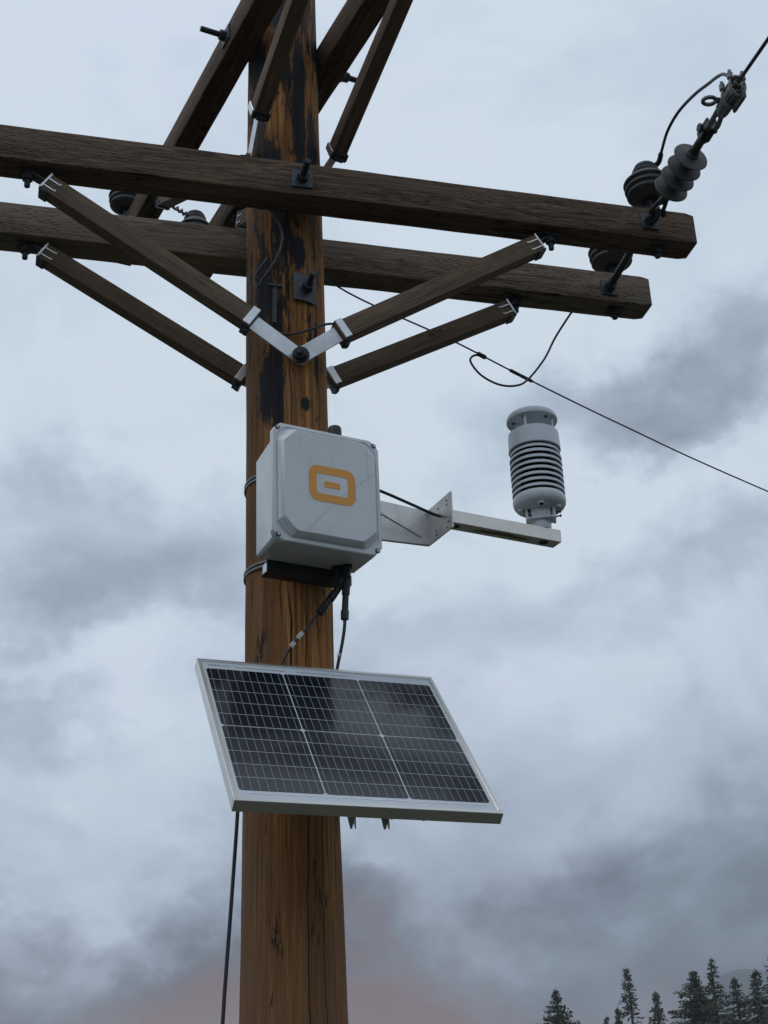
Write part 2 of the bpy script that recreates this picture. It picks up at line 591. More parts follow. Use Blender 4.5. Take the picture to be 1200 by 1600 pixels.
def mountain():
    """forested ridge behind the trees, plus an unseen ring added to block low light"""
    mb = MB()
    n, mrow = 420, 30
    vs = []
    for j in range(mrow + 1):
        v = j / mrow
        for i in range(n + 1):
            a = rad(-180 + 360 * i / n)  # full circle: the unseen sides are added to block low sky light
            deg = math.degrees(a)
            rr = 700 + 560 * v
            ridge = .465 * (185 + 25 * math.sin(a * 3 + 1) * (1 if abs(deg - 15) > 45 else 0) + 84 * math.exp(-((deg - 27.5) / 3.2) ** 2) * 1.25 - 62 * math.exp(-((deg - 14) / 9.0) ** 2))
            ridge += 6 * noise.noise(V((math.cos(a) * 12, math.sin(a) * 12, 3))) + 2.5 * noise.noise(V((math.cos(a) * 50, math.sin(a) * 50, 8)))
            h = ridge * 1.12 * math.sin(min(v / .62, 1) * PI / 2) ** 1.3 if v < .62 else ridge * 1.12 * (1 - (v - .62) * 1.2)
            h += 10 * noise.noise(V((math.sin(a) * rr * .012, math.cos(a) * rr * .012, 1))) * math.sin(v * PI) * (1 - v)
            vs.append((CAM.x + rr * math.sin(a), CAM.y + rr * math.cos(a), h - 8))
    fs = [(j * (n + 1) + i, j * (n + 1) + i + 1, (j + 1) * (n + 1) + i + 1, (j + 1) * (n + 1) + i) for j in range(mrow) for i in range(n)]
    mb.add(vs, fs)
    mm, tt, b = mat('forested_slope')
    o = tt.obj()
    n1 = tt.noise(o, .03, 7, .65)
    c = tt.mix(tt.step(n1, .35, .65), (.026, .036, .036), (.048, .058, .056))
    tt.put(b.inputs['Base Color'], c)
    b.inputs['Roughness'].default_value = .95
    tag(mb.build('ridge_with_blocking_ring', mm, None, sharp=None), kind='structure')


mountain()


# ------------------------------------------------------------ conifers beyond the line
def leaf_mat(name, a, b_):
    mm, tt, b = mat(name)
    n1 = tt.noise(tt.obj(), 1.2, 4, .6)
    n2 = tt.noise(tt.obj(), 9.0, 3, .6)
    c = tt.mix(tt.step(tt.add(tt.mul(n1, .6), tt.mul(n2, .4)), .35, .65), a, b_)
    tt.put(b.inputs['Base Color'], c)
    b.inputs['Roughness'].default_value = .8
    b.inputs['Specular IOR Level'].default_value = .2
    return mm


M['needles'] = leaf_mat('conifer_needles', (.050, .058, .038), (.095, .100, .064))
M['bark'] = plain('conifer_bark', (.085, .060, .042), .9, 0, .4, 6, .5)


def conifer(az_, el_, dist, wtop, full, seed, label, taper=1.0, gap=.0):
    """az, el of the tip as seen from the camera; wtop = half width 3.5 m below the tip"""
    rnd = random.Random(seed)
    a, e = rad(az_), rad(el_)
    H = CAM.z + dist * math.tan(e)
    bx_, by_ = CAM.x + dist * math.sin(a), CAM.y + dist * math.cos(a)
    root = thing('conifer', label, 'tree', (bx_, by_, -.1), 0, 'conifers standing beyond the field')
    H += .1
    tr = MB()
    pts, rr = [], []
    for k in range(13):
        v = k / 12
        pts.append((noise.noise(V((seed, v * 3, 0))) * .12 * v, noise.noise(V((seed, v * 3, 5))) * .12 * v, H * v))
        rr.append(.22 * (1 - v) ** .8 + .012)
    tr.tube(pts, rr, 8, 1)
    tr.build('trunk', M['bark'], root)
    cr_ = MB()
    z = H - .25
    def spray(p, dirv, L, wd):
        """a few narrow needle blades round a twig"""
        for _ in range(full):
            d1 = (dirv + V((rnd.gauss(0, .38), rnd.gauss(0, .38), rnd.gauss(-.10, .34)))).normalized()
            q = p + V((rnd.gauss(0, .05), rnd.gauss(0, .05), rnd.gauss(0, .05)))
            sdv = d1.cross(V((rnd.gauss(0, 1), rnd.gauss(0, 1), rnd.gauss(0, 1)))).normalized() * wd * rnd.uniform(.6, 1.4)
            l = L * rnd.uniform(.6, 1.3)
            cr_.add([q - sdv, q + d1 * l * .5 - sdv * 1.1, q + d1 * l, q + d1 * l * .45 + sdv * 1.1], [(0, 1, 2, 3)])
    cr_.cyl((0, 0, H - .5), (0, 0, H + .05), .03, .006, 5)
    while z > 1.6:
        depth = H - z
        R = wtop * (depth / 3.5) ** max(taper, .62 if depth > .9 else 1.0)
        R = min(R, wtop * 1.9 + .15 * depth)
        nb = rnd.choice((6, 7, 7, 8))
        a0 = rnd.uniform(0, 6.28)
        for k in range(nb):
            if rnd.random() < gap: continue
            aa = a0 + 6.283 * k / nb + rnd.uniform(-.35, .35)
            L = R * rnd.uniform(.55, 1.22) + .04
            droop = -.10 - .25 * min(depth / 8, 1) + rnd.uniform(-.12, .12)
            tip = V((math.cos(aa) * L, math.sin(aa) * L, droop * L + .10 * L * L / max(R, .3)))
            o0 = V((0, 0, z + rnd.uniform(-.1, .1)))
            cr_.cyl(o0, o0 + tip, .018, .006, 4)
            ns = max(4, int(L / .11))
            for i in range(ns):
                v = (i + .6) / ns
                p = o0 + tip * v + V((0, 0, -.05 * math.sin(v * PI) * L))
                rad_ = V((math.cos(aa), math.sin(aa), droop)).normalized()
                sd2 = V((-math.sin(aa), math.cos(aa), 0)) * rnd.choice((-1, 1)) * .8
                spray(p, (rad_ + sd2 * rnd.uniform(0, 1)).normalized(), min(.08 + depth * .06, .17) + .10 * (1 - v) * min(R, 2), .040)
        z -= rnd.uniform(.16, .27) + .010 * depth
    cr_.build('crown', M['needles'], root, fixn=False, smooth=False)
    return root


TREES = [
    (20.74, 7.40, 84, 1.25, 5, 3, 'bushy rounded conifer standing alone left of the group', .62, .0),
    (23.40, 7.98, 88, .80, 3, 11, 'tall ragged conifer with gappy layered branches left of the ridge', .85, .22),
    (22.95, 6.66, 86, .34, 3, 14, 'small thin conifer close against the left side of the ragged one', .8, .1),
    (22.50, 6.36, 92, .30, 3, 15, 'smallest conifer tip, leftmost beside the ragged tall one', .8, .1),
    (24.38, 7.10, 88, .98, 4, 21, 'pointed young conifer with even branches in front of the ridge', .95, .1),
    (25.80, 7.72, 80, 1.75, 5, 34, 'broad round-topped conifer with a bare spike at its tip', .45, .0),
    (26.52, 8.12, 82, .85, 3, 43, 'narrow spiky conifer right of the broad round-topped one', .9, .2),
    (27.25, 7.42, 86, 1.25, 4, 52, 'loose leaning conifer between the spiky one and the frame edge', .6, .12),
    (28.02, 7.66, 84, 1.2, 4, 61, 'dense dark conifer second from the right edge of the photo', .8, .08),
    (28.75, 8.40, 78, 1.0, 4, 72, 'tallest conifer cut off by the right edge of the photo', .9, .15),
    (26.1, 6.9, 95, 1.2, 4, 83, 'low conifer filling the gap behind the round-topped and spiky ones', .6, .05),
]
for T_ in TREES: conifer(*T_)


# ------------------------------------------------------------ utility pole
def radius(z):
    k = [(0, .152), (1.2, .138), (2.02, .1228), (2.48, .1186), (2.88, .1148), (3.6, .1114), (4.17, .1108), (4.47, .1098), (5.9, .102)]
    for (a, ra), (b, rb) in zip(k, k[1:]):
        if z <= b: return ra + (rb - ra) * (z - a) / (b - a)
    return k[-1][1]


def pole():
    root = thing('utility_pole', 'tall brown wooden utility pole with black tar streaks carrying everything', 'utility pole')
    mb = MB()
    seg, rows, H = 120, 420, 5.75
    vs = []
    for j in range(rows + 1):
        z = H * j / rows
        r = radius(z)
        for k in range(seg):
            a = 2 * PI * k / seg
            cx, cy = math.cos(a), math.sin(a)
            dr = .0020 * noise.noise(V((cx * 3, cy * 3, z * 1.3))) * 2 + .0011 * noise.noise(V((cx * 14, cy * 14, z * 2.2)))
            dr += .0009 * noise.noise(V((cx * 40, cy * 40, z * 5)))
            vs.append(((r + dr) * cx, (r + dr) * cy, z))
    fs = [(j * seg + k, j * seg + (k + 1) % seg, (j + 1) * seg + (k + 1) % seg, (j + 1) * seg + k) for j in range(rows) for k in range(seg)]
    fs.append(tuple(range(rows * seg, (rows + 1) * seg)))
    mb.add(vs, fs)
    mb.build('shaft', M['pole'], root, sharp=60)
    # curved square washer + through bolt between the lower arms
    mb = MB()
    r = radius(3.95) + .004
    ring0, ring1 = [], []
    n = 12
    vs, fs = [], []
    for j in range(2):
        for i in range(n + 1):
            a = (-.30 + .62 * i / n) + .30
            for rr_ in (r, r + .006):
                vs.append((rr_ * math.sin(a), -rr_ * math.cos(a), 3.912 + j * .088))
    def id_(j, i, q): return (j * (n + 1) + i) * 2 + q
    for i in range(n):
        fs += [(id_(0, i, 1), id_(0, i + 1, 1), id_(1, i + 1, 1), id_(1, i, 1)), (id_(0, i, 0), id_(1, i, 0), id_(1, i + 1, 0), id_(0, i + 1, 0)),
               (id_(0, i, 0), id_(0, i + 1, 0), id_(0, i + 1, 1), id_(0, i, 1)), (id_(1, i, 0), id_(1, i, 1), id_(1, i + 1, 1), id_(1, i + 1, 0))]
    for i in (0, n): fs.append((id_(0, i, 0), id_(0, i, 1), id_(1, i, 1), id_(1, i, 0)))
    mb.add(vs, fs)
    wp = mb.build('washer_plate', M['plate'], root)
    b_ = MB()
    b_.cyl((.042, -.115, 3.955), (.042, -.195, 3.955), .009, None, 12)
    b_.cyl((.042, -.118, 3.955), (.042, -.140, 3.955), .018, None, 6)
    b_.build('bolt', M['iron'], wp)


pole()


# small loose bits on the pole
def wire_thing(name, label, cat, pts, r, m_, sub=6):
    return tag(MB().tube(pts, r, 8, sub).build(name, m_), label, cat)


wire_thing('bonding_wire', 'thin dark bonding wire curling down pole below upper beam', 'wire',
           [(-.115, -.135, 4.215), (-.076, -.138, 4.2), (-.036, -.140, 4.125), (-.040, -.132, 4.06), (-.062, -.122, 4.01), (-.085, -.108, 3.975), (-.098, -.098, 3.955), (-.104, -.090, 3.99), (-.088, -.100, 4.02), (-.07, -.106, 4.05)],
           .0035, M['wire'])
wire_thing('ground_wire', 'thin wire arching over the silver brace fork on the pole', 'wire',
           [(-.045, -.112, 3.80), (-.015, -.120, 3.793), (.030, -.125, 3.806), (.085, -.128, 3.832), (.118, -.130, 3.835), (.130, -.138, 3.815)],
           .0035, M['wire'])
# conduit-like lug strip
lug = MB()
lug.box((-.052, -.108, 3.895), (.012, .012, .13), Matrix.Rotation(.02, 3, 'Y'), .003)
lug.box((-.052, -.112, 3.955), (.040, .010, .010), None, .002)
tag(lug.build('grounding_lug', M['iron']), 'blackened metal lug strip nailed to tarry pole below rear beam', 'lug')


# ------------------------------------------------------------ crossarms
def beam_mesh(L, d_, h_, seed, bev=.0045):
    """rounded timber along local x; origin at the middle of its underside"""
    mb = MB()
    n = 90
    c = []
    for (sy, sz) in ((-1, 0), (1, 0), (1, 1), (-1, 1)):
        cy, cz = sy * (d_ / 2 - bev), (bev if sz == 0 else h_ - bev)
        for k in range(4):
            base = {(-1, 0): PI, (1, 0): 1.5 * PI, (1, 1): 0, (-1, 1): .5 * PI}[(sy, sz)]
            a = base + k / 3 * PI / 2
            c.append((cy + bev * math.cos(a), cz + bev * math.sin(a)))
    rings = []
    for i in range(n + 1):
        x = -L / 2 + L * i / n
        e = 1.0
        if i in (0, n): e = 1 - .004 / h_ * 2
        ring = []
        for (y, z) in c:
            k = noise.noise(V((x * 1.4, y * 12, z * 12 + seed))) * .0022 + noise.noise(V((x * 7, y * 30, z * 30 + seed))) * .0008
            ring.append((x, y * e * (1 + k / d_ * 2), h_ / 2 + (z - h_ / 2) * e * (1 + k / h_ * 2)))
        rings.append(ring)
    mb.loft(rings)
    return mb


def washer_bolt(root, p, nrm, size=.058, L=.07, m_plate='plate', eye=False, tilt=0.0):
    """square washer on a face with nut and bolt end, in root's local frame"""
    nrm = V(nrm).normalized()
    R3 = frame_of(V((1, 0, 0)) if abs(nrm.x) < .9 else V((0, 1, 0)), nrm)
    p = V(p)
    wpl = MB().box(p + nrm * .003, (size, size, .006), R3, .0012, 1).build('washer_plate', M[m_plate], root)
    mb = MB()
    mb.cyl(p + nrm * .006, p + nrm * L, .0085, None, 12)
    mb.cyl(p + nrm * .006, p + nrm * .024, .0175, .0165, 6)
    # a few thread rings
    k = .028
    while k < L - .004:
        mb.cyl(p + nrm * k, p + nrm * (k + .002), .0095, None, 12)
        k += .004
    mb.build('bolt', M['iron'], wpl)
    return wpl


DA, HA, LA = .0902, .1107, 2.44
ARM_Z = 4.2
arm1 = thing('crossarm', 'brown front beam on near side of pole, uppermost long horizontal timber', 'crossarm', (0, -.21486 + DA / 2, ARM_Z), 0, 'wooden crossarms')
beam_mesh(LA, DA, HA, 1).build('beam', M['arm_brown'], arm1, sharp=50)
washer_bolt(arm1, (.0101, -DA / 2, .052), (0, -1, 0), .060, .085)
washer_bolt(arm1, (1.069, -DA / 2, .057), (0, -1, 0), .056, .035)
arm2 = thing('crossarm', 'greyer beam behind the pole, just below the front one', 'crossarm', (0, .12413 + DA / 2, ARM_Z), 0, 'wooden crossarms')
beam_mesh(LA, DA, HA, 7).build('beam', M['arm_grey'], arm2, sharp=50)
washer_bolt(arm2, (1.075, -DA / 2, .047), (0, -1, 0), .055, .030)
for arm in (arm1, arm2):     # square washers and pin ends under the arm tips
    pr = MB()
    pr.cyl((1.105, 0, -.034), (1.105, 0, .01), .009, None, 10)
    pr.cyl((1.105, 0, -.022), (1.105, 0, -.006), .017, None, 6)
    pr.box((1.105, 0, -.003), (.05, .05, .006), None, .001, 1)
    pr.build('pin_end', M['iron'], arm)
# holes & knots on the arm faces
def knot(arm, x, z, r, d_=DA):
    mb = MB()
    mb.lathe([(r * 1.5, 0), (r * 1.35, .0012), (r * 1.05, .0010), (r * .95, -.0005), (0, -.0005)], (x, -d_ / 2 + .0005, z), (0, -1, 0), 14)
    return mb.build('knot', M['knot'], arm)


M['knot'] = plain('dark_knot', (.030, .019, .013), .9, 0, .3, 80, .4)
knot(arm1, -.655, .058, .0085); knot(arm1, -.395, .062, .0048); knot(arm2, .39, .066, .0045)
# double-arming bolt (rear of front arm to rear arm) at the right tips
db = MB()
db.cyl((1.069, -.124, 4.257), (1.075, .13, 4.247), .0115, None, 12)
db.cyl((1.070, -.122, 4.257), (1.070, -.108, 4.2565), .018, None, 6)
db.cyl((1.0745, .094, 4.2475), (1.0748, .112, 4.247), .019, None, 6)
tag(db.build('spacer_bolt', M['iron']), 'dark threaded spacer bolt joining the two beams near their right tips', 'bolt')

# upper pair, running towards and over the viewer
UY = -.21
UZ = 4.8456
D_ = V((math.sin(UY), math.cos(UY), 0))
N_ = V((math.cos(UY), -math.sin(UY), 0))
DU, HU = .0805, .1051
def upper(off, label, seed, matn):
    p = N_ * off
    r_ = thing('crossarm', label, 'crossarm', (p.x, p.y, UZ), PI / 2 - UY, 'wooden crossarms')
    r_.rotation_euler = (0, -.011, PI / 2 - UY)
    beam_mesh(LA, DU, HU, seed).build('beam', M[matn], r_, sharp=50)
    return r_


ua1 = upper(-.1482, 'dark overhead beam passing left of the pole, reaching away behind it', 13, 'arm_dark')
ua2 = upper(.1482, 'dark overhead beam passing right of the pole near its top', 17, 'arm_dark')
washer_bolt(ua1, (-.005, DU / 2, .058), (0, 1, 0), .056, .085)
washer_bolt(ua2, (-.03, -DU / 2, .018), (0, -1, 0), .030, .060)
kk = MB().lathe([(.010, 0), (.009, .0012), (.006, .0010), (.005, -.0005), (0, -.0005)], (.285, -.012, -.0005), (0, 0, -1), 14).build('knot', M['knot'], ua1)
kk = MB().lathe([(.016, 0), (.014, .0014), (.009, .0010), (.008, -.0005), (0, -.0005)], (.36, -.016, -.0005), (0, 0, -1), 14).build('knot', M['knot'], ua1)


# ------------------------------------------------------------ braces
def brace(A, B, P, side, label, hw=.028, dp=.045, strap_bright=True, cap=True, boltp=None, mark=False, owner_bolt=True, capm='bright'):
    """A = upper end at the arm, B = lower end of the timber, P = pole bolt; side = outward normal of the wide face"""
    A, B, P, side = V(A), V(B), V(P), V(side).normalized()
    X_ = (A - B).normalized()
    side = (side - X_ * side.dot(X_)).normalized()
    Z_ = X_.cross(-side) if X_.cross(-side).z > 0 else X_.cross(side)
    # local frame: x along the brace, y = away from face, z = up
    Y_ = Z_.cross(X_)
    mw = Matrix((X_, Y_, Z_)).transposed().to_4x4()
    mw.translation = B
    inv_ = mw.inverted()
    L = (A - B).length
    fs_ = 1.0 if Y_.dot(side) > 0 else -1.0           # +1: visible face towards +y
    root = thing('crossarm_brace', label, 'brace', group='crossarm braces', mat=mw)
    mb = MB()
    mb.box((L / 2, 0, 0), (L, dp, hw * 2), None, .0018, 1)
    mb.build('wood_bar', M['brace'], root)
    # ferrule at the lower end
    fm = MB()
    fm.box((.012, fs_ * (dp / 2 + .0025), 0), (.022, .006, hw * 2 + .004), None, .0012, 1)
    fe = fm.build('ferrule', M['bright'], root)
    fm = MB()
    fm.box((.010, 0, -hw - .003), (.024, dp + .004, .007), None, .001, 1)
    fm.box((.010, 0, hw + .0015), (.020, dp + .004, .003), None, .0008, 1)
    fm.box((.004, 0, -hw - .010), (.012, dp * .6, .010), None, .001, 1)
    fm.box((.012, -fs_ * (dp / 2 + .0025), -.001), (.022, .005, hw * 2 + .010), None, .001, 1)
    fm.build('clip', M['iron'], root)
    # upper end cap: rim plate, U-shaped prongs and lip to the bolt
    if cap:
        cm = MB()
        cm.box((L + .0015, 0, 0), (.003, dp + .004, hw * 2 + .004), None, .0006, 1)
        yy = fs_ * (dp / 2 + .0016)
        for zz in (-hw * .55, hw * .35):
            cm.box((L - .020, yy, zz), (.040, .0026, .0042), None, .0006, 1)
            cm.box((L - .038, yy, zz + .0015), (.006, .0026, .006), None, .0006, 1)
        cm.box((L - .0015, yy, 0), (.0042, .0026, hw * 1.9), None, .0006, 1)
        ce = cm.build('end_cap', M[capm], root)
        cu = MB()
        cu.box((L - .011, 0, -hw - .0025), (.024, dp, .004), None, .0006, 1)
        cu.build('cap_flange', M['iron'], root)
        if boltp is not None:
            bp = V(boltp)
            lb = inv_ @ bp
            mm_ = MB()
            up = inv_.to_3x3() @ V((0, 0, 1))
            # tab running from the cap under the arm
            q0, q1 = V((L, 0, hw * .3)), lb
            mid = (q0 + q1) / 2
            ax = (q1 - q0)
            R3 = frame_of(ax, up)
            mm_.box(mid - up * .004, (ax.length + .03, .034, .004), R3, .0006, 1)
            mm_.build('tab', M['plate'], root)
            bo = MB()
            bo.box(lb - up * .004, (.050, .040, .007), frame_of(inv_.to_3x3() @ V((1, 0, 0)), up), .001, 1)
            bo.cyl(lb - up * .005, lb - up * .026, .0165, .0155, 6)
            bo.cyl(lb - up * .02, lb - up * .048, .0085, .008, 12)
            bo.build('bolt', M['iron'], root)
    # flat strap to the pole
    p1 = inv_ @ P
    ax = V((0, 0, 0)) - p1
    wv = V((0, 1, 0)) * fs_
    xx = ax.normalized()
    nn = (wv - xx * wv.dot(xx)).normalized()
    zz_ = xx.cross(nn)
    poly = []
    sw = hw * .82
    for k in range(9):
        a_ = PI / 2 + PI * k / 8
        poly.append((sw * math.cos(a_), sw * math.sin(a_)))
    LL = ax.length
    poly += [(LL - .012, -sw), (LL + .028, -sw), (LL + .028, sw), (LL - .012, sw)]
    st_ = MB()
    st_.prism(poly, -.0025, .0025, lambda u, v, h: p1 + xx * u + zz_ * v + nn * h)
    st_.build('strap', M['bright' if strap_bright else 'steel'], root)
    if owner_bolt:
        bb = MB()
        nw = nn
        bb.cyl(p1 + nw * .002, p1 + nw * .009, .024, None, 16)
        bb.cyl(p1 + nw * .009, p1 + nw * .028, .0185, .017, 6)
        bb.cyl(p1 + nw * .028, p1 + nw * .046, .0095, .009, 12)
        bb.build('pole_bolt', M['iron'], root)
    if mark:
        mk = MB()
        yy = fs_ * (dp / 2 + .0004)
        strokes = [[(0, .5), (.25, -.5), (.4, .4)], [(.6, -.5), (.8, .5), (1.0, -.5)], [(.65, -.1), (.95, -.1)], [(1.2, .5), (1.6, .5), (1.2, -.5), (1.6, -.5)],
                   [(1.8, .5), (2.2, .5), (2.0, -.5)], [(2.4, 0), (2.65, 0)], [(2.8, .5), (3.0, -.5), (3.2, .5)]]
        for s_ in strokes:
            mk.tube([(.36 + .014 * u * (1), yy, .008 + .016 * v) for u, v in s_], .0010, 5, 1)
        mk.build('burnt_mark', M['knot'], root)
    return root


FB = (.0145, -.128, 3.728)     # shared bolt on the pole front
brace((-.690, -.168, 4.160), (-.120, -.168, 3.787), (.0135, -.124, 3.722), (0, -1, 0), 'long left brace of the front beam, ending on the silver fork', boltp=(-.739, -.168, 4.197), owner_bolt=False)
brace((.722, -.168, 4.156), (.112, -.168, 3.778), (.0155, -.130, 3.722), (0, -1, 0), 'right brace of the front beam, ending on the silver fork', boltp=(.765, -.168, 4.197))
brace((-.686, .168, 4.172), (-.090, .168, 3.812), (.0135, .124, 3.745), (0, -1, 0), 'left brace of the rear beam, vanishing behind the pole', boltp=(-.735, .168, 4.197), owner_bolt=False)
brace((.746, .168, 4.152), (.160, .168, 3.834), (.0155, .130, 3.745), (0, -1, 0), 'right brace of the rear beam, starting at the pole edge', boltp=(.770, .168, 4.197), mark=True)


def pN(s, o, z): 
    p = D_ * s + N_ * o
    return (p.x, p.y, z)


for sg, off, lab in ((-1, -.148, 'near brace of left overhead beam, crossing in front of pole'), (-1, .148, 'near brace of right overhead beam, hanging clear right of pole'),
                     (1, -.148, 'far brace of the left overhead beam, glimpsed behind the pole'), (1, .148, 'far brace of the right overhead beam, hidden behind the pole')):
    o2 = math.copysign(.118, off)
    A = pN(sg * .72, off, UZ - .038)
    B = pN(sg * (.135 if off < 0 else .075), off * .93, 4.512 if off < 0 else 4.497)
    P = pN(sg * .015, o2, 4.438 if off < 0 else 4.458)
    brace(A, B, P, tuple(-N_), lab, boltp=pN(sg * .76, off, UZ - .003), capm='iron' if sg > 0 and off < 0 else 'bright')


# ------------------------------------------------------------ insulators
def pin_insulator(loc, label, knob_dir=0.0, s=1.0):
    r_ = thing('pin_insulator', label, 'insulator', loc, knob_dir, 'pin insulators')
    R_ = .072 * s
    prof = [(.022, -.006), (.024, -.010), (.030, -.010), (.052, .002), (R_ * .90, .006), (R_ * .93, .0095), (R_ * .91, .014), (R_ * .86, .020), (R_ * .87, .024), (R_ * .97, .0265),
            (R_ * .99, .030), (R_ * .97, .035), (R_ * .90, .041), (R_ * .91, .045), (R_ * 1.0, .0475), (R_ * 1.02, .051), (R_ * .99, .056), (R_ * .80, .070),
            (.046, .078), (.040, .084), (.043, .092), (.042, .098), (.032, .102), (.028, .106), (.034, .111), (.032, .118), (.018, .124), (0, .125)]
    MB().lathe(prof, (0, 0, 0), (0, 0, 1), 44).build('porcelain', M['porc'], r_)
    mb = MB()
    mb.lathe([(.0235, -.0085), (.0, -.0085)], (0, 0, .0), (0, 0, 1), 24)
    mb.cyl((0, 0, -.075), (0, 0, .01), .009, None, 12)
    mb.cyl((0, 0, -.072), (0, 0, -.06), .022, None, 6)
    mb.build('pin', M['iron'], r_)
    MB().lathe([(.0275, 0), (.0270, -.0012), (0, -.0012)], (0, 0, -.0098), (0, 0, 1), 28).build('socket', M['black'], r_)
    mb = MB()
    pts = [(.035 * math.cos(a * .7), .035 * math.sin(a * .7),   .103 + .0006 * a) for a in range(0, 12)]
    mb.tube(pts, .0035, 6, 2)
    mb.build('tie_wire', M['wire'], r_)
    return r_


pin_insulator((1.104, -.17, 4.386), 'large grey pin insulator on front beam tip beside the strain string')
pin_insulator((1.119, .17, 4.376), 'grey pin insulator on the rear beam tip under the front beam')
pin_insulator((-.400, 1.005, 5.005), 'grey pin insulator farthest left, behind the overhead beam end', 0, .9)
pin_insulator((-.135, 1.085, 4.955), 'grey pin insulator between the two overhead beams, tied by wire', 0, .9)
tie = MB()
tie.tube([(-.255, 1.02, 5.075), (-.225, 1.04, 5.06), (-.200, 1.05, 5.055), (-.170, 1.06, 5.05), (-.155, 1.075, 5.06)], .0045, 6, 5)
for k in range(7):
    u = k / 6
    tie.tube([(-.255 + .1 * u, 1.02 + .05 * u, 5.083 - .022 * u), (-.250 + .1 * u, 1.025 + .05 * u, 5.058 - .022 * u), (-.243 + .1 * u, 1.03 + .05 * u, 5.075 - .022 * u)], .0035, 5, 3)
tag(tie.build('tie_wire', M['wire']), 'twisted tie wire reaching the insulator between the overhead beams', 'wire')

# dead-end strain insulator string on the front arm, running towards the viewer
S0 = V((1.072, -.222, 4.258))
S1 = V((1.092, -.585, 4.305))
ax = (S1 - S0).normalized()
si = thing('strain_insulator', 'dark four-disc strain insulator string pulling up from front beam tip', 'insulator', S0)
Q = frame_of(ax, V((0, 0, 1)))
def at(u, v=0, w_=0): return ax * u + Q @ V((0, v, w_))
mb = MB()
# eye nut on the plate
n_ = 18
mb.tube([at(.004 + .022 - .022 * math.cos(2 * PI * k / n_), 0, .019 * math.sin(2 * PI * k / n_)) for k in range(n_ + 1)], .0075, 8, 1)
mb.cyl((0, .006, 0), at(.008), .013, None, 10)
mb.build('eye_nut', M['iron'], si)
mb = MB()
# clevis shackle at the beam end
for s_ in (-1, 1):
    mb.tube([at(.030, s_ * .014, 0), at(.050, s_ * .016, 0), at(.075, s_ * .012, 0), at(.088, s_ * .006, 0)], .0065, 8, 4)
mb.cyl(at(.036, -.026), at(.036, .026), .007, None, 10)
mb.cyl(at(.036, .020), at(.036, .028), .012, None, 6)
mb.cyl(at(.080), at(.118), .0145, .013, 14)
mb.build('clevis', M['iron'], si)
mb = MB()
prof = [(.013, .100), (.018, .104)]
for k in range(4):
    u0 = .122 + .042 * k
    prof += [(.020, u0 - .006), (.030, u0 - .001), (.0500, u0 + .010), (.0520, u0 + .013), (.0505, u0 + .0155), (.034, u0 + .018), (.020, u0 + .022)]
prof += [(.020, .278), (.013, .282)]
mb.lathe(prof, (0, 0, 0), ax, 48)
mb.build('shed_stack', M['poly_ins'], si)
mb = MB()
mb.cyl(at(.272), at(.335), .0135, .0125, 14)
mb.cyl(at(.276), at(.288), .018, .016, 14)
mb.box(at(.348), (.046, .026, .036), Q, .006, 2)
for s_ in (-1, 1):
    mb.box(at(.365, s_ * .012), (.062, .009, .034), Q, .003, 2)
mb.cyl(at(.368, -.026), at(.368, .026), .0085, None, 10)
mb.cyl(at(.368, -.030), at(.368, -.020), .013, None, 6)
mb.build('tongue', M['iron'], si)

# strain clamp
C0 = S0 + at(.368)
cl_ = thing('strain_clamp', 'grey bolted clamp gripping the overhead conductor above strain insulator', 'clamp', C0)
W1 = V((1.082, -.815, 4.290)) - C0
cx_ = W1.normalized()
QC = frame_of(cx_, V((0, 0, 1)))
def ac(u, v=0, w_=0): return cx_ * u + QC @ V((0, v, w_))
mb = MB()
for s_ in (-1, 1):
    mb.tube([ac(.0, s_ * .012, 0), ac(.03, s_ * .013, -.012), ac(.065, s_ * .010, -.006), ac(.085, s_ * .008, 0)], .0075, 8, 5)
mb.tube([ac(.075, 0, -.004), ac(.11, 0, -.006), ac(.16, 0, -.004), ac(.205, 0, .004)], [.012] * 6 + [.021] * 14 + [.014] * 5, 12, 8)
mb.box(ac(.140, 0, -.016), (.110, .030, .026), QC, .008, 3)
mb.box(ac(.175, .010, -.030), (.075, .010, .040), QC, .004, 2)
mb.build('body', M['clamp'], cl_)
mb = MB()
mb.box(ac(.170, 0, .016), (.085, .036, .016), QC, .006, 2)
for u in (.145, .195):
    mb.tube([ac(u, -.018, .020), ac(u, -.020, -.010), ac(u, 0, -.036), ac(u, .020, -.010), ac(u, .018, .020)], .0050, 8, 5)
    for s_ in (-1, 1):
        mb.cyl(ac(u, s_ * .018, .020), ac(u, s_ * .018, .036), .0095, .009, 6)
        mb.cyl(ac(u, s_ * .018, .034), ac(u, s_ * .018, .046), .005, None, 8)
mb.build('keeper', M['clamp'], cl_)
mb = MB()
mb.tube([ac(.105 + .016 * math.cos(2 * PI * k / 14), -.040 + .018 * math.sin(2 * PI * k / 14), .012) for k in range(15)], .0058, 8, 1)
mb.box(ac(.118, -.018, .006), (.018, .022, .012), QC, .003, 2)
mb.build('pulling_eye', M['clamp'], cl_)

# conductor leading away over the viewer's right shoulder
cdir = V((.020, -.155, .025)).normalized()
p0 = C0 + ac(.13, 0, .006)
p1 = C0 + ac(.23, 0, .004)
pts = [p0, p1] + [p1 + cdir * u + V((0, 0, .0012 * u * u)) for u in (.15, .6, 1.5, 4, 9, 18)]
wire_thing('overhead_conductor', 'bare overhead conductor running off the top right corner', 'wire', pts, .0052, M['wire'], 4)
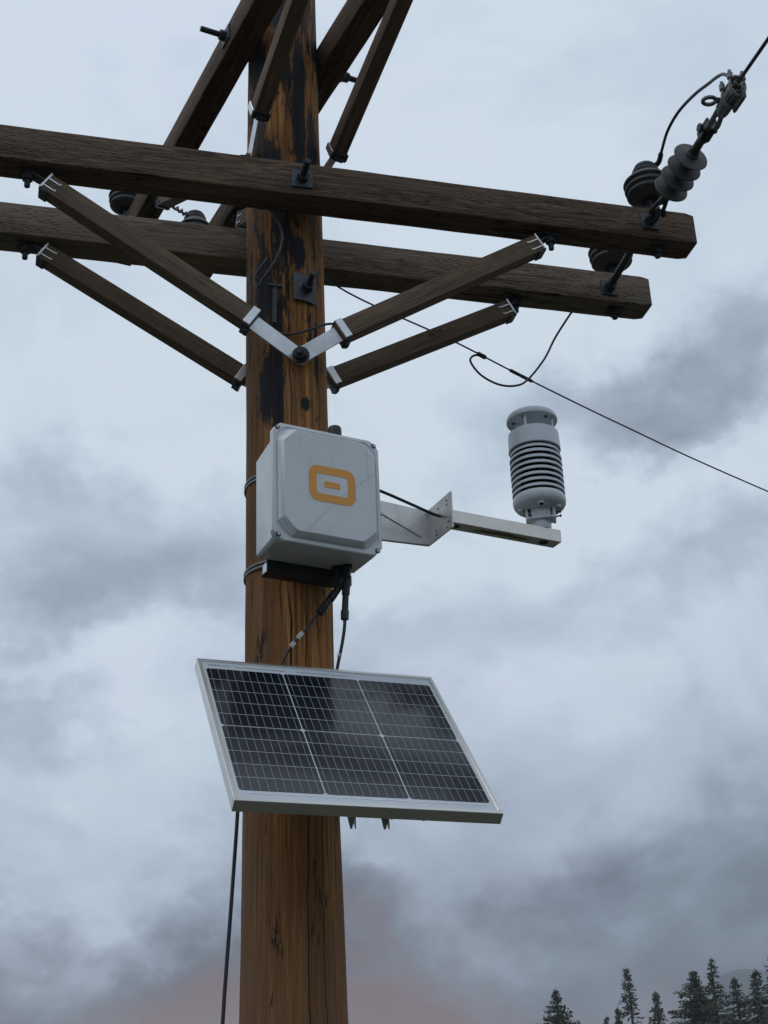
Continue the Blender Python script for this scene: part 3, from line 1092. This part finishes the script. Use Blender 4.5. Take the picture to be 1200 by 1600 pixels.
# jumper from clamp to pin insulator
jp = MB()
E0 = C0 + ac(.185, -.004, .012)
E1 = V((1.190, -.470, 4.638))
Jpts = [E0, E0 + V((.012, .045, .060)), E0 + V((.018, .13, .135)), V((1.130, -.54, 4.585))]
jp.tube([(1.1142, -0.17, 4.5035),(1.135, -0.2, 4.5003),(1.1324, -0.24, 4.5173),(1.1224, -0.31, 4.5324),(1.117, -0.4, 4.5293),(1.1075, -0.52, 4.4897),(1.0997, -0.62, 4.4433),(1.0914, -0.67, 4.4162),(1.0856, -0.72, 4.3845),(1.0775, -0.76, 4.334),(1.068, -0.785, 4.2793)], [.0085] * 14 + [.0048] * 60 + [.0048] * 6, 8, 8)
JW = tag(jp.build('jumper_wire', M['cable']), 'black jumper wire looping from clamp down to pin insulator', 'wire')

# ------------------------------------------------------------ service wire & tail behind the arms
SW = [(.05, .112, 4.235), (.2308, .1726, 4.155), (.60, .33, 4.128), (.90, .4758, 4.105), (1.35, .70, 4.085), (2.05, 1.06, 4.082), (4.2, 2.15, 4.12), (9, 4.6, 4.30), (18, 9.2, 4.8)]
sw = thing('guy_wire', 'thin wire slanting down right behind the beams across the sky', 'wire')
MB().tube(SW, .0028, 8, 8).build('strand', M['wire'], sw)
mb = MB()
a_, b_ = V(SW[2]), V(SW[3])
mb.cyl(a_ + (b_ - a_) * .36, a_ + (b_ - a_) * .46, .0075, None, 8)
mb.build('splice_sleeve', M['iron'], sw)
mb = MB()
mb.cyl(a_ + (b_ - a_) * .80, V(SW[3]) + V((.03, .015, -.002)), .0058, None, 8)
mb.build('splice_sleeve', M['iron'], sw)
TY = .34
wire_thing('jumper_wire', 'curled wire tail dropping from rear beam and looping round the slanting wire', 'wire',
           [(1.040, .22, 4.290), (1.020, .30, 4.270), (.985, .38, 4.215), (.944, .40, 4.135), (.885, .42, 4.060), (.835, .41, 4.028), (.775, .40, 4.022), (.715, .39, 4.045), (.682, .385, 4.088), (.694, .385, 4.112), (.728, .385, 4.118)],
           .0036, M['cable'])

# ------------------------------------------------------------ enclosure
BX = V((.9752, .22127, 0))
BN = V((.22127, -.9752, 0))
BYAW = math.atan2(BX.y, BX.x)
# local frame: x = lateral, -y = outward normal (n)
def bl(lat, n, z): return V((lat, -n, z))


def octring(x0, x1, z0, z1, ch, n, rnd_=.36):
    """chamfered rectangle, corners slightly rounded"""
    pts = []
    def corner(cx, cz, sx, sz):
        a = V((cx - sx * ch, cz, 0)); b = V((cx, cz - sz * ch, 0))
        return a, b
    order = [(x1, z1, 1, 1), (x0, z1, -1, 1), (x0, z0, -1, -1), (x1, z0, 1, -1)]
    for i, (cx, cz, sx, sz) in enumerate(order):
        a, b = (cx - sx * ch, cz), (cx, cz - sz * ch)
        c = (cx - sx * ch * rnd_, cz - sz * ch * rnd_)
        seq = []
        for k in range(5):
            u = k / 4
            seq.append(((1 - u) ** 2 * a[0] + 2 * u * (1 - u) * c[0] + u * u * b[0], (1 - u) ** 2 * a[1] + 2 * u * (1 - u) * c[1] + u * u * b[1]))
        if i in (0, 2): seq = seq[::-1]
        pts += seq
    return [bl(p[0], n, p[1]) for p in pts]


en = thing('equipment_enclosure', 'grey weatherproof box with orange square symbol strapped to the pole', 'equipment box', (0, 0, 0), BYAW)
lx0, lx1, lz0, lz1 = -.1725, .1235, 3.076, 3.399
mb = MB()
g = .012
mb.loft([octring(lx0 + g + .004, lx1 - g - .004, lz0 + g - .002, lz1 - g - .038, .006, .160), octring(lx0 + g, lx1 - g, lz0 + g - .006, lz1 - g - .034, .006, .168), octring(lx0 + g - .005, lx1 - g + .005, lz0 + g - .008, lz1 - g - .020, .010, .277),
         octring(lx0 + .003, lx1 - .003, lz0 + .003, lz1 - .003, .024, .279), octring(lx0 + .003, lx1 - .003, lz0 + .003, lz1 - .003, .024, .2845)])
mb.build('body', M['poly'], en, sharp=30)
mb = MB()
R = []
def o_(ins, ch, n): R.append(octring(lx0 + ins, lx1 - ins, lz0 + ins, lz1 - ins, ch, n, .36 if ins < .015 else .46))
o_(.003, .024, .2855); o_(.0, .025, .287); o_(.0, .025, .2965); o_(.0022, .025, .2995)
o_(.0095, .027, .3003); o_(.0110, .030, .2972); o_(.0132, .034, .2972); o_(.0142, .036, .300)
o_(.0148, .037, .3035); o_(.0158, .037, .3050); o_(.0232, .0350, .3168); o_(.0246, .0345, .3180)
mb.loft(R)
lid = mb.build('lid', M['poly'], en, sharp=28)
FN = .3180
# symbol on the lid: rounded frame with a bar in its middle
def rrect(cx, cz, w_, h_, r, k=7):
    o = []
    for (sx, sz, a0) in ((1, 1, 0), (-1, 1, 90), (-1, -1, 180), (1, -1, 270)):
        for i in range(k):
            a = rad(a0 + 90 * i / (k - 1))
            o.append((cx + sx * (w_ / 2 - r) + r * math.cos(a), cz + sz * (h_ / 2 - r) + r * math.sin(a)))
    return o


lc = (-.0195, 3.2385)
mb = MB()
outer, inner = rrect(*lc, .1275, .0985, .026), rrect(*lc, .0850, .0545, .007)
n = len(outer)
vs = [bl(p[0], FN + .0006, p[1]) for p in outer] + [bl(p[0], FN + .0006, p[1]) for p in inner]
mb.add(vs, [(k, (k + 1) % n, n + (k + 1) % n, n + k) for k in range(n)])
bar = rrect(*lc, .0435, .0165, .003)
mb.add([bl(p[0], FN + .0006, p[1]) for p in bar], [tuple(range(len(bar)))])
mb.build('orange_symbol', M['orange'], lid)
# a wire's faint reflection, painted on the lid as thin grey lines
REFLECTION_LINES = [((-.0884, 3.1050), (-.0170, 3.1880)), ((.0060, 3.2120), (.0225, 3.2258)), ((.0450, 3.2455), (.0935, 3.2900))]
M['reflection'] = plain('grey_wire_reflection', (.50, .52, .53), .4, 0, .1, 60, 0)
for pa, pb in REFLECTION_LINES:
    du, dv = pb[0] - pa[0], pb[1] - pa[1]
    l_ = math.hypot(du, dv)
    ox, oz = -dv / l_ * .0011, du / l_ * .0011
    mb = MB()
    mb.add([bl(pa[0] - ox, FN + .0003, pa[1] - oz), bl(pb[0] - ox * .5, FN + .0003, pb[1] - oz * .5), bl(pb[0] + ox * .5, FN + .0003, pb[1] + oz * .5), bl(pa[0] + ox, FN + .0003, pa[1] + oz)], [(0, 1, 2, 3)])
    mb.build('reflection_line', M['reflection'], lid)
# screws
for sx, sz in ((lx0 + .0145, lz1 - .0145), (lx1 - .0145, lz1 - .0145), (lx0 + .0145, lz0 + .0145), (lx1 - .0145, lz0 + .0145)):
    mb = MB()
    mb.cyl(bl(sx, .2995, sz), bl(sx, .3035, sz), .0048, .0044, 16)
    s1 = mb.build('screw', M['steel'], lid)
    mb = MB()
    mb.lathe([(.0072, 0), (.0068, .0008), (.0052, .0008), (.0050, 0)], bl(sx, .2997, sz), V((0, -1, 0)), 18)
    mb.build('screw_collar', M['black'], s1)
# black vent on top
mb = MB()
mb.cyl(bl(.046, .205, 3.385), bl(.046, .205, 3.452), .0135, None, 20)
mb.lathe([(.0175, 0), (.0180, .004), (.0180, .024), (.0160, .029), (0, .030)], bl(.046, .205, 3.444), (0, 0, 1), 24)
mb.build('antenna', M['rubber'], en)
# cable glands under the box
for lat, n in ((.068, .205), (.050, .190)):
    mb = MB()
    mb.cyl(bl(lat, n, 3.092), bl(lat, n, 3.076), .0165, None, 6)
    mb.cyl(bl(lat, n, 3.078), bl(lat, n, 3.050), .0125, .0105, 16)
    mb.build('cable_gland', M['rubber'], en)

# mounting channel behind the box
mc = thing('mounting_bracket', 'dark steel channel bracket between enclosure and pole', 'bracket', (0, 0, 0), BYAW)
mb = MB()
mb.box(bl(-.012, .156, 3.197), (.232, .004, .29), None, .001, 1)
mb.box(bl(-.012, .140, 3.054), (.236, .034, .004), None, .001, 1)
mb.box(bl(-.012, .140, 3.340), (.232, .034, .004), None, .001, 1)
mb.build('channel', M['iron'], mc)
for s_ in (-1, 1):
    MB().box(bl(-.012 + s_ * .1165, .146, 3.066), (.003, .024, .026), None, .0008, 1).build('end_lip', M['bright'], mc)

# steel bands
def band(z, label):
    mb = MB()
    for dz in (-.0055, .0055):
        r = radius(z) + .003
        prof = [(r - .002, -.0032), (r + .0012, -.0032), (r + .0018, 0), (r + .0012, .0032), (r - .002, .0032)]
        vs = []
        seg = 72
        for k in range(seg):
            a = 2 * PI * k / seg
            for (rr_, zz) in prof:
                vs.append((rr_ * math.cos(a), rr_ * math.sin(a), z + dz + zz + .004 * math.sin(a + 1) + .0006 * math.sin(5 * a + dz * 500)))
        m_ = len(prof)
        fs = [(k * m_ + i, k * m_ + i + 1, ((k + 1) % seg) * m_ + i + 1, ((k + 1) % seg) * m_ + i) for k in range(seg) for i in range(m_ - 1)]
        mb.add(vs, fs)
    return tag(mb.build('steel_band', M['bandsteel']), label, 'band', 'bands round the pole')


band(3.378, 'upper light metal band round pole behind the enclosure')
band(3.122, 'lower light metal band round pole under the enclosure corner')

# ------------------------------------------------------------ sensor bracket
sb = thing('sensor_bracket', 'stainless bracket with square tube arm reaching right from the pole', 'bracket', (0, 0, 0), BYAW)
mb = MB()
gp = [(-.06, 3.201), (.362, 3.2225), (.366, 3.324), (.222, 3.330), (-.06, 3.334)]
mb.prism(gp, .1185, .1215, lambda u, v, h: bl(u, h, v))
mb.box(bl(.14, .1215, 3.2105), (.44, .010, .003), Matrix.Rotation(-.052, 3, 'Y'), .0008, 1)
gus = mb.build('gusset_plate', M['stainless'], sb)
mb = MB()
mb.cyl(bl(.214, .1225, 3.292), bl(.335, .1225, 3.243), .0018, None, 8)
mb.build('pressed_rib', M['stainless'], gus)
mb = MB()
fp = [(.120, 3.222), (.250, 3.2215), (.2515, 3.326), (.120, 3.324)]
mb.prism(fp, .3585, .3625, lambda u, v, h: bl(h, u, v))
fl = mb.build('flange_plate', M['stainless'], sb)
for (n, z) in ((.227, 3.309), (.227, 3.297), (.180, 3.305), (.232, 3.245), (.222, 3.232), (.165, 3.235), (.165, 3.247)):
    MB().cyl(bl(.3575, n, z), bl(.3572, n, z), .0026, None, 10).build('bolt_hole', M['black'], fl)
for (n, z) in ((.240, 3.312), (.240, 3.238), (.150, 3.232)):
    MB().cyl(bl(.3625, n, z), bl(.3665, n, z), .0045, .004, 10).build('rivet', M['steel'], fl)
# square tube, open end
mb = MB()
T0, T1, NN, ZZ, Tn, Tz, th_ = .3625, .7005, .250, 3.2365, .043, .0352, .0025
def rr4(ins, lat): return [bl(lat, NN - ins, ZZ + ins), bl(lat, NN - ins, ZZ + Tz - ins), bl(lat, NN - Tn + ins, ZZ + Tz - ins), bl(lat, NN - Tn + ins, ZZ + ins)]
mb.loft([rr4(th_, T1 - .06), rr4(th_, T1), rr4(.0006, T1), rr4(0, T1 - .0008), rr4(0, T0)], (True, True))
tb = mb.build('square_tube', M['alu'], sb)
for lat in (.655, .383):
    MB().cyl(bl(lat, NN - Tn / 2, ZZ - .0002), bl(lat, NN - Tn / 2, ZZ - .0006), .0135 if lat > .5 else .010, None, 22).build('drain_hole', M['black'], tb)
M['stain'] = plain('brown_adhesive_stain', (.210, .170, .135), .8, 0, .4, 60, .1)
mb = MB()
rnd = random.Random(4)
pl_ = []
for k in range(26):
    a = 2 * PI * k / 26
    rr_ = 1 + .45 * noise.noise(V((math.cos(a) * 2, math.sin(a) * 2, 3))) + .25 * rnd.uniform(-1, 1)
    pl_.append((.525 + .085 * rr_ * math.cos(a), NN - .020 + .008 * rr_ * math.sin(a)))
mb.prism(pl_, ZZ - .0005, ZZ - .0002, lambda u, v, h: bl(u, v, h))
mb.build('stain', M['stain'], tb)
cb = wire_thing('sensor_cable', 'black cable running from enclosure to the bracket plate on the right', 'cable',
                [tuple(BX * a + BN * n + V((0, 0, z))) for a, n, z in ((.09, .18, 3.338), (.13, .19, 3.328), (.181, .200, 3.314), (.262, .200, 3.294), (.335, .193, 3.280), (.366, .190, 3.279), (.40, .205, 3.268))],
                .0042, M['cable'])

# ------------------------------------------------------------ weather sensor
wl = BX * .655 + BN * .2275
ws = thing('weather_sensor', 'white louvred weather sensor standing on the square tube end', 'weather sensor', (wl.x, wl.y, ZZ + Tz), BYAW)
ws.scale = (.875, .875, 1)
def zz(z): return z - (ZZ + Tz)
RS = .0835
MB().lathe([(0, zz(3.606)), (.050, zz(3.606)), (.076, zz(3.608)), (.0815, zz(3.6075)), (.0825, zz(3.610)), (.0820, zz(3.617)), (.0790, zz(3.624)), (.068, zz(3.631)), (.045, zz(3.637)), (.02, zz(3.6395)), (0, zz(3.640))], (0, 0, 0), (0, 0, 1), 72).build('cap', M['white'], ws)
for a in (-143, -53, 37, 127):
    ca, sa = math.cos(rad(a)), math.sin(rad(a))
    MB().cyl((.066 * ca, .066 * sa, zz(3.565)), (.066 * ca, .066 * sa, zz(3.609)), .0048, None, 12).build('post', M['white'], ws)
for a in (-75, -150, -10, 65, 155):
    ca, sa = math.cos(rad(a)), math.sin(rad(a))
    mb = MB()
    mb.lathe([(.0058, 0), (.0050, .0022), (0, .0022)], (.060 * ca, .060 * sa, zz(3.6062)), (0, 0, -1), 14)
    mb.build('transducer', M['iron'], ws)
MB().lathe([(0, zz(3.571)), (.066, zz(3.572)), (.0765, zz(3.5705)), (.0808, zz(3.567)), (.0815, zz(3.562)), (.0832, zz(3.520)), (.0834, zz(3.515)), (.0800, zz(3.5135)), (.0795, zz(3.519)), (0, zz(3.521))], (0, 0, 0), (0, 0, 1), 72).build('ring_housing', M['white'], ws)
MB().lathe([(.056, zz(3.522)), (.056, zz(3.372))], (0, 0, 0), (0, 0, 1), 48).build('core', M['black'], ws)
for k in range(8):
    z0 = 3.5085 - k * .0176
    q_ = .955 if k == 0 else 1.0
    prof = [(.057, zz(z0 + .0085)), (.069 * q_, zz(z0 + .0065)), (.0800 * q_, zz(z0 + .0003)), (.0828 * q_, zz(z0 - .0026)), (.0832 * q_, zz(z0 - .0082)), (.0812 * q_, zz(z0 - .0088)), (.0790 * q_, zz(z0 - .0028)), (.066 * q_, zz(z0 + .0030)), (.057, zz(z0 + .0045))]
    MB().lathe(prof, (0, 0, 0), (0, 0, 1), 72).build('louvre_plate', M['white'], ws)
MB().lathe([(0, zz(3.372)), (.070, zz(3.3735)), (.080, zz(3.370)), (.0835, zz(3.364)), (.0840, zz(3.357)), (.0825, zz(3.348)), (.077, zz(3.340)), (.064, zz(3.3325)), (.045, zz(3.329)), (0, zz(3.328))], (0, 0, 0), (0, 0, 1), 72).build('base_bowl', M['white'], ws)
e_, f_ = V((.822, -.569, 0)), V((-.569, -.822, 0))     # clamp axis and its front
RE = frame_of(e_, V((0, 0, 1)))
def ef(a, b, z): return e_ * a + f_ * b + V((0, 0, zz(z)))
mb = MB()
mb.lathe([(.038, zz(3.331)), (.0375, zz(3.302)), (.0355, zz(3.297)), (.030, zz(3.2965))], (0, 0, 0), (0, 0, 1), 40)
for a_ in (-.042, .042):
    mb.box(ef(a_, .004, 3.315), (.010, .046, .036), RE, .002, 1)
for a_, b2 in ((-.022, .031), (.024, .030)):
    mb.box(ef(a_, b2, 3.315), (.006, .008, .034), RE, .0015, 1)
mb.box(ef(0, .014, 3.2985), (.080, .050, .005), RE, .0015, 1)
mb.build('neck', M['white'], ws)
MB().lathe([(.0305, zz(3.297)), (.0312, zz(3.294)), (.0305, zz(3.280)), (.0290, zz(3.2735)), (.0285, zz(3.2718)), (0, zz(3.2718))], (0, 0, 0), (0, 0, 1), 40).build('collar', M['white'], ws)
for (a_, b2, z) in ((.046, .004, 3.322), (.046, .004, 3.309), (-.052, .022, 3.325), (-.050, .022, 3.312)):
    mb = MB()
    mb.cyl(ef(a_, b2, z), ef(a_ + .017, b2 + .004, z), .0024, None, 8)
    mb.cyl(ef(a_ + .014, b2 + .003, z), ef(a_ + .018, b2 + .004, z), .0042, None, 6)
    mb.cyl(ef(a_ - .001, b2, z), ef(a_ + .003, b2, z), .0038, None, 6)
    mb.build('clamp_screw', M['iron'], ws)
mb = MB()
pc_ = e_ * .006 + f_ * .058
mb.lathe([(.0095, 0), (.0090, .010), (.0072, .012), (.0055, .008), (0, .008)], pc_ + V((0, 0, zz(3.338))), f_ * .4 + V((0, 0, -1)), 20)
mb.build('sensor_port', M['white'], ws)
pd_ = pc_ + V((0, 0, zz(3.338))) + (f_ * .4 + V((0, 0, -1))).normalized() * .0105
MB().cyl(pd_, pd_ + (f_ * .4 + V((0, 0, -1))).normalized() * .0008, .0056, None, 14).build('port_opening', M['black'], ws)
for a_, b2 in ((-.058, .014), (.056, .022), (.0, -.06)):
    MB().lathe([(.010, 0), (.0092, .007), (.0075, .0085), (0, .0085)], ef(a_, b2, 3.336), (0, 0, -1), 18).build('foot_boss', M['white'], ws)

# ------------------------------------------------------------ solar panel
PY, PT, PWD, PHT = .0940170, .8680, .5927, .5684
PC = V((.06435, -.55721, 2.37079))
pX = V((math.cos(PY), math.sin(PY), 0))
pU = V((-math.sin(PY) * math.cos(PT), math.cos(PY) * math.cos(PT), math.sin(PT)))
pN_ = pX.cross(pU)
mw = Matrix((pX, pU, pN_)).transposed().to_4x4()
mw.translation = PC
sp = thing('solar_panel', 'tilted framed solar panel with dark cell grid mounted low on pole', 'solar panel', mat=mw)
W2, TH = PWD / 2, .0285
mb = MB()
def fbar(x0, x1, y0, y1, z0=-TH, z1=0.0):
    mb.box(((x0 + x1) / 2, (y0 + y1) / 2, (z0 + z1) / 2), (x1 - x0, y1 - y0, z1 - z0), None, .0008, 1)
lip = .0095
fbar(-W2, W2, 0, lip); fbar(-W2, W2, PHT - lip, PHT)
fbar(-W2, -W2 + lip, lip + .0002, PHT - lip - .0002); fbar(W2 - lip, W2, lip + .0002, PHT - lip - .0002)
for (x0, x1, y0, y1) in ((-W2 + lip, W2 - lip, lip, .032), (-W2 + lip, W2 - lip, PHT - .032, PHT - lip)):
    fbar(x0, x1, y0, y1, -TH, -TH + .002)
mb.build('frame', M['frame'], sp)
mb = MB()
mb.box((0, PHT / 2, -.0045), (PWD - 2 * lip + .002, PHT - 2 * lip + .002, .004))
bs = mb.build('backsheet', M['backsheet'], sp)
cm, bb = MB(), MB()
gx0, gx1, gy0, gy1 = -.2795, .2785, .0395, .5285
cw, gap, midg = None, .0028, .0028
cw = (gx1 - gx0 - 2 * gap) / 3
blockh = (gy1 - gy0 - midg) / 2
ZC = -.0021
for ci in range(3):
    xa = gx0 + ci * (cw + gap)
    xb = xa + cw
    for blk in range(2):
        y_lo = gy0 + blk * (blockh + midg)
        rowh = (blockh - 4 * .0020) / 5
        for r_ in range(5):
            ya = y_lo + r_ * (rowh + .0020)
            yb = ya + rowh
            c = .0055
            bot, top = (r_ == 0), (r_ == 4)
            pl = []
            pl += [(xa + c, ya), (xb - c, ya), (xb, ya + c)] if bot else [(xa, ya), (xb, ya)]
            pl += [(xb, yb - c), (xb - c, yb), (xa + c, yb), (xa, yb - c)] if top else [(xb, yb), (xa, yb)]
            if bot: pl += [(xa, ya + c)]
            cm.add([(x, y, ZC) for x, y in pl], [tuple(range(len(pl)))])
        for k in range(10):
            xm = xa + cw * (.052 + k * .0985)
            wv_ = .0005
            ya, yb = y_lo + .001, y_lo + blockh - .001
            bb.add([(xm - wv_, ya, ZC + .0005), (xm + wv_, ya, ZC + .0005), (xm + wv_, yb, ZC + .0005), (xm - wv_, yb, ZC + .0005)], [(0, 1, 2, 3)])
cm.build('solar_cell_array', M['cell'], sp, fixn=False)
bb.build('busbar_array', M['busbar'], sp, fixn=False)
# tiny print in the upper margin and ribbon glints in the lower one
mb = MB()
x = -W2 + .025
for wd, gp_ in ((.006, .001), (.005, .001), (.007, .001), (.005, .001), (.004, .004), (.005, .001), (.004, .001), (.004, .014)):
    mb.box((x + wd / 2, PHT - .0235, -.0021), (wd * .8, .0028, .0004))
    x += wd + gp_
mb.box((x + .060, PHT - .0265, -.0021), (.12, .0009, .0004))
mb.box((x + .215, PHT - .0265, -.0021), (.13, .0009, .0004))
mb.build('print_line', M['print'] if 'print' in M else M.setdefault('print', plain('grey_print', (.09, .10, .11), .5, 0, .1, 30, 0)), sp)
mb = MB()
x = -.258
rnd = random.Random(9)
while x < .26:
    l = rnd.choice((.012, .03, .05, .02))
    mb.box((x + l / 2, .0305 + rnd.uniform(-.0006, .0006), -.0021), (l, .0022, .0005))
    x += l + rnd.choice((.002, .004))
M['ribbon'] = plain('tinned_ribbon', (.80, .82, .84), .3, .4, .1, 60, 0)
mb.build('ribbon', M['ribbon'], sp)
MB().box((.0, PHT * .80, -TH - .008), (.10, .075, .020), None, .003, 2).build('junction_box', M['rubber'], sp)

# panel mount
pm = thing('panel_mount', 'galvanised tilt mount holding the solar panel, two pointed tips showing below', 'bracket', (0, 0, 0))
mb = MB()
for lat in (.0565, .1290):
    # inclined angle iron following the panel's back, pointed foot
    bx0 = PC + pX * (lat - .0) + pU * .030 - pN_ * (TH + .002)
    for (q0, q1, w2) in ((0, .50, .020),):
        a0 = bx0; a1 = bx0 + pU * .46
        fr = lambda u, v, h: a0 + pX * h + pU * u - pN_ * v
        mb.prism([(-.012, 0), (.46, 0), (.46, .026), (.020, .026), (-.012, .012)], -.0015, .0015, fr)
        mb.prism([(0, 0), (.46, 0), (.46, .003), (0, .003)], 0.0, .020, fr)
    # foot tip that shows under the frame
    ft = V((PC.x + lat, -.400, 2.378))
    xx = V((1, 0, 0))
mb.build('rail', M['steel'], pm)
for px_, tipz in ((.0585, 2.3700), (.1345, 2.3700)):
    tipm = MB()
    p = V((px_, -.372, tipz))
    poly = [(-.014, .060), (.014, .060), (.012, .030), (.0035, .0), (-.0005, .0)]
    tipm.prism(poly, -.0015, .0015, lambda u, v, h: p + V((u, h, v)))
    tipm.prism([(0, .0), (0.0, .060), (.05, .060)], .010, .0125, lambda u, v, h: p + V((h, u, v)))
    tipm.build('foot', M['stainless'], pm)
mb = MB()
mb.box((.095, -.22, 2.56), (.11, .19, .006), None, .001, 1)
mb.box((.02, -.128, 2.63), (.12, .006, .22), None, .001, 1)
mb.box((.05, -.22, 2.60), (.005, .18, .06), None, .001, 1)
mb.build('pole_plate', M['steel'], pm)

# ------------------------------------------------------------ cables under the box
def bw(lat, n, z): return BX * lat + BN * n + V((0, 0, z))


pc = thing('panel_cable', 'black lead with plug hanging straight down from enclosure behind panel', 'cable')
MB().tube([bw(.068, .205, 3.055), bw(.070, .195, 3.035), bw(.067, .190, 2.99), bw(.066, .190, 2.93), bw(.060, .185, 2.88), bw(.047, .178, 2.81), bw(.035, .165, 2.70)], .0042, 10).build('lead', M['cable'], pc)
mb = MB()
mb.cyl(bw(.0715, .195, 3.038), bw(.0700, .192, 3.008), .0105, .0100, 14)
mb.cyl(bw(.0700, .192, 3.008), bw(.0675, .190, 2.962), .0080, .0085, 14)
mb.cyl(bw(.0675, .190, 2.966), bw(.0665, .190, 2.942), .0105, .0100, 6)
mb.build('plug', M['rubber'], pc)
MB().cyl(bw(.0520, .181, 2.845), bw(.0535, .182, 2.853), .0048, None, 10).build('tag_sleeve', M['label'], pc)

pd = thing('panel_cable', 'black lead slanting down left across pole, with two white tags', 'cable')
MB().tube([bw(.050, .190, 3.055), bw(.055, .185, 3.035), bw(.030, .175, 2.995), bw(-.005, .168, 2.945), bw(-.036, .165, 2.900), bw(-.067, .160, 2.862), bw(-.088, .152, 2.816), bw(-.095, .145, 2.75)], .0038, 10).build('lead', M['cable'], pd)
mb = MB()
mb.cyl(bw(.056, .184, 3.030), bw(.034, .177, 2.996), .0095, .0105, 14)
mb.cyl(bw(.036, .177, 3.000), bw(.012, .171, 2.965), .0078, .0105, 14)
mb.cyl(bw(.018, .172, 2.975), bw(.006, .170, 2.958), .0120, .0110, 6)
mb.box(bw(.040, .172, 2.998), (.008, .008, .03), frame_of(BX, BN), .002)
mb.build('plug', M['rubber'], pd)
for u, w_ in ((0, 0), (1, 0)):
    p = bw(-.045, .167, 2.893) if u == 0 else bw(-.064, .164, 2.868)
    dr = (bw(-.036, .165, 2.900) - bw(-.067, .160, 2.862)).normalized()
    MB().box(p, (.022 if u == 0 else .016, .011, .004), frame_of(dr, BN), .001, 1).build('tag', M['label'], pd)

wire_thing('ground_cable', 'black cable hanging down left of the pole below panel', 'cable',
           [(-.118, -.10, 2.80), (-.150, -.16, 2.62), (-.1640, -.20, 2.44), (-.1770, -.20, 2.24), (-.1940, -.20, 1.99), (-.22, -.20, 1.5), (-.27, -.20, .8), (-.33, -.20, -.02)],
           .0044, M['cable'])

# ------------------------------------------------------------ haze
hz = MB()
hz.box((200, 560, 60), (2600, 2400, 124))
hm = bpy.data.materials.new('thin_mountain_haze')
hm.use_nodes = True
hm.node_tree.nodes.clear()
ho = hm.node_tree.nodes.new('ShaderNodeOutputMaterial')
hv = hm.node_tree.nodes.new('ShaderNodeVolumePrincipled')
hv.inputs['Color'].default_value = (.86, .92, 1.0, 1)
hv.inputs['Density'].default_value = .0006
hv.inputs['Anisotropy'].default_value = .2
hm.node_tree.links.new(hv.outputs[0], ho.inputs['Volume'])
tag(hz.build('haze', hm, None, smooth=False), kind='stuff')
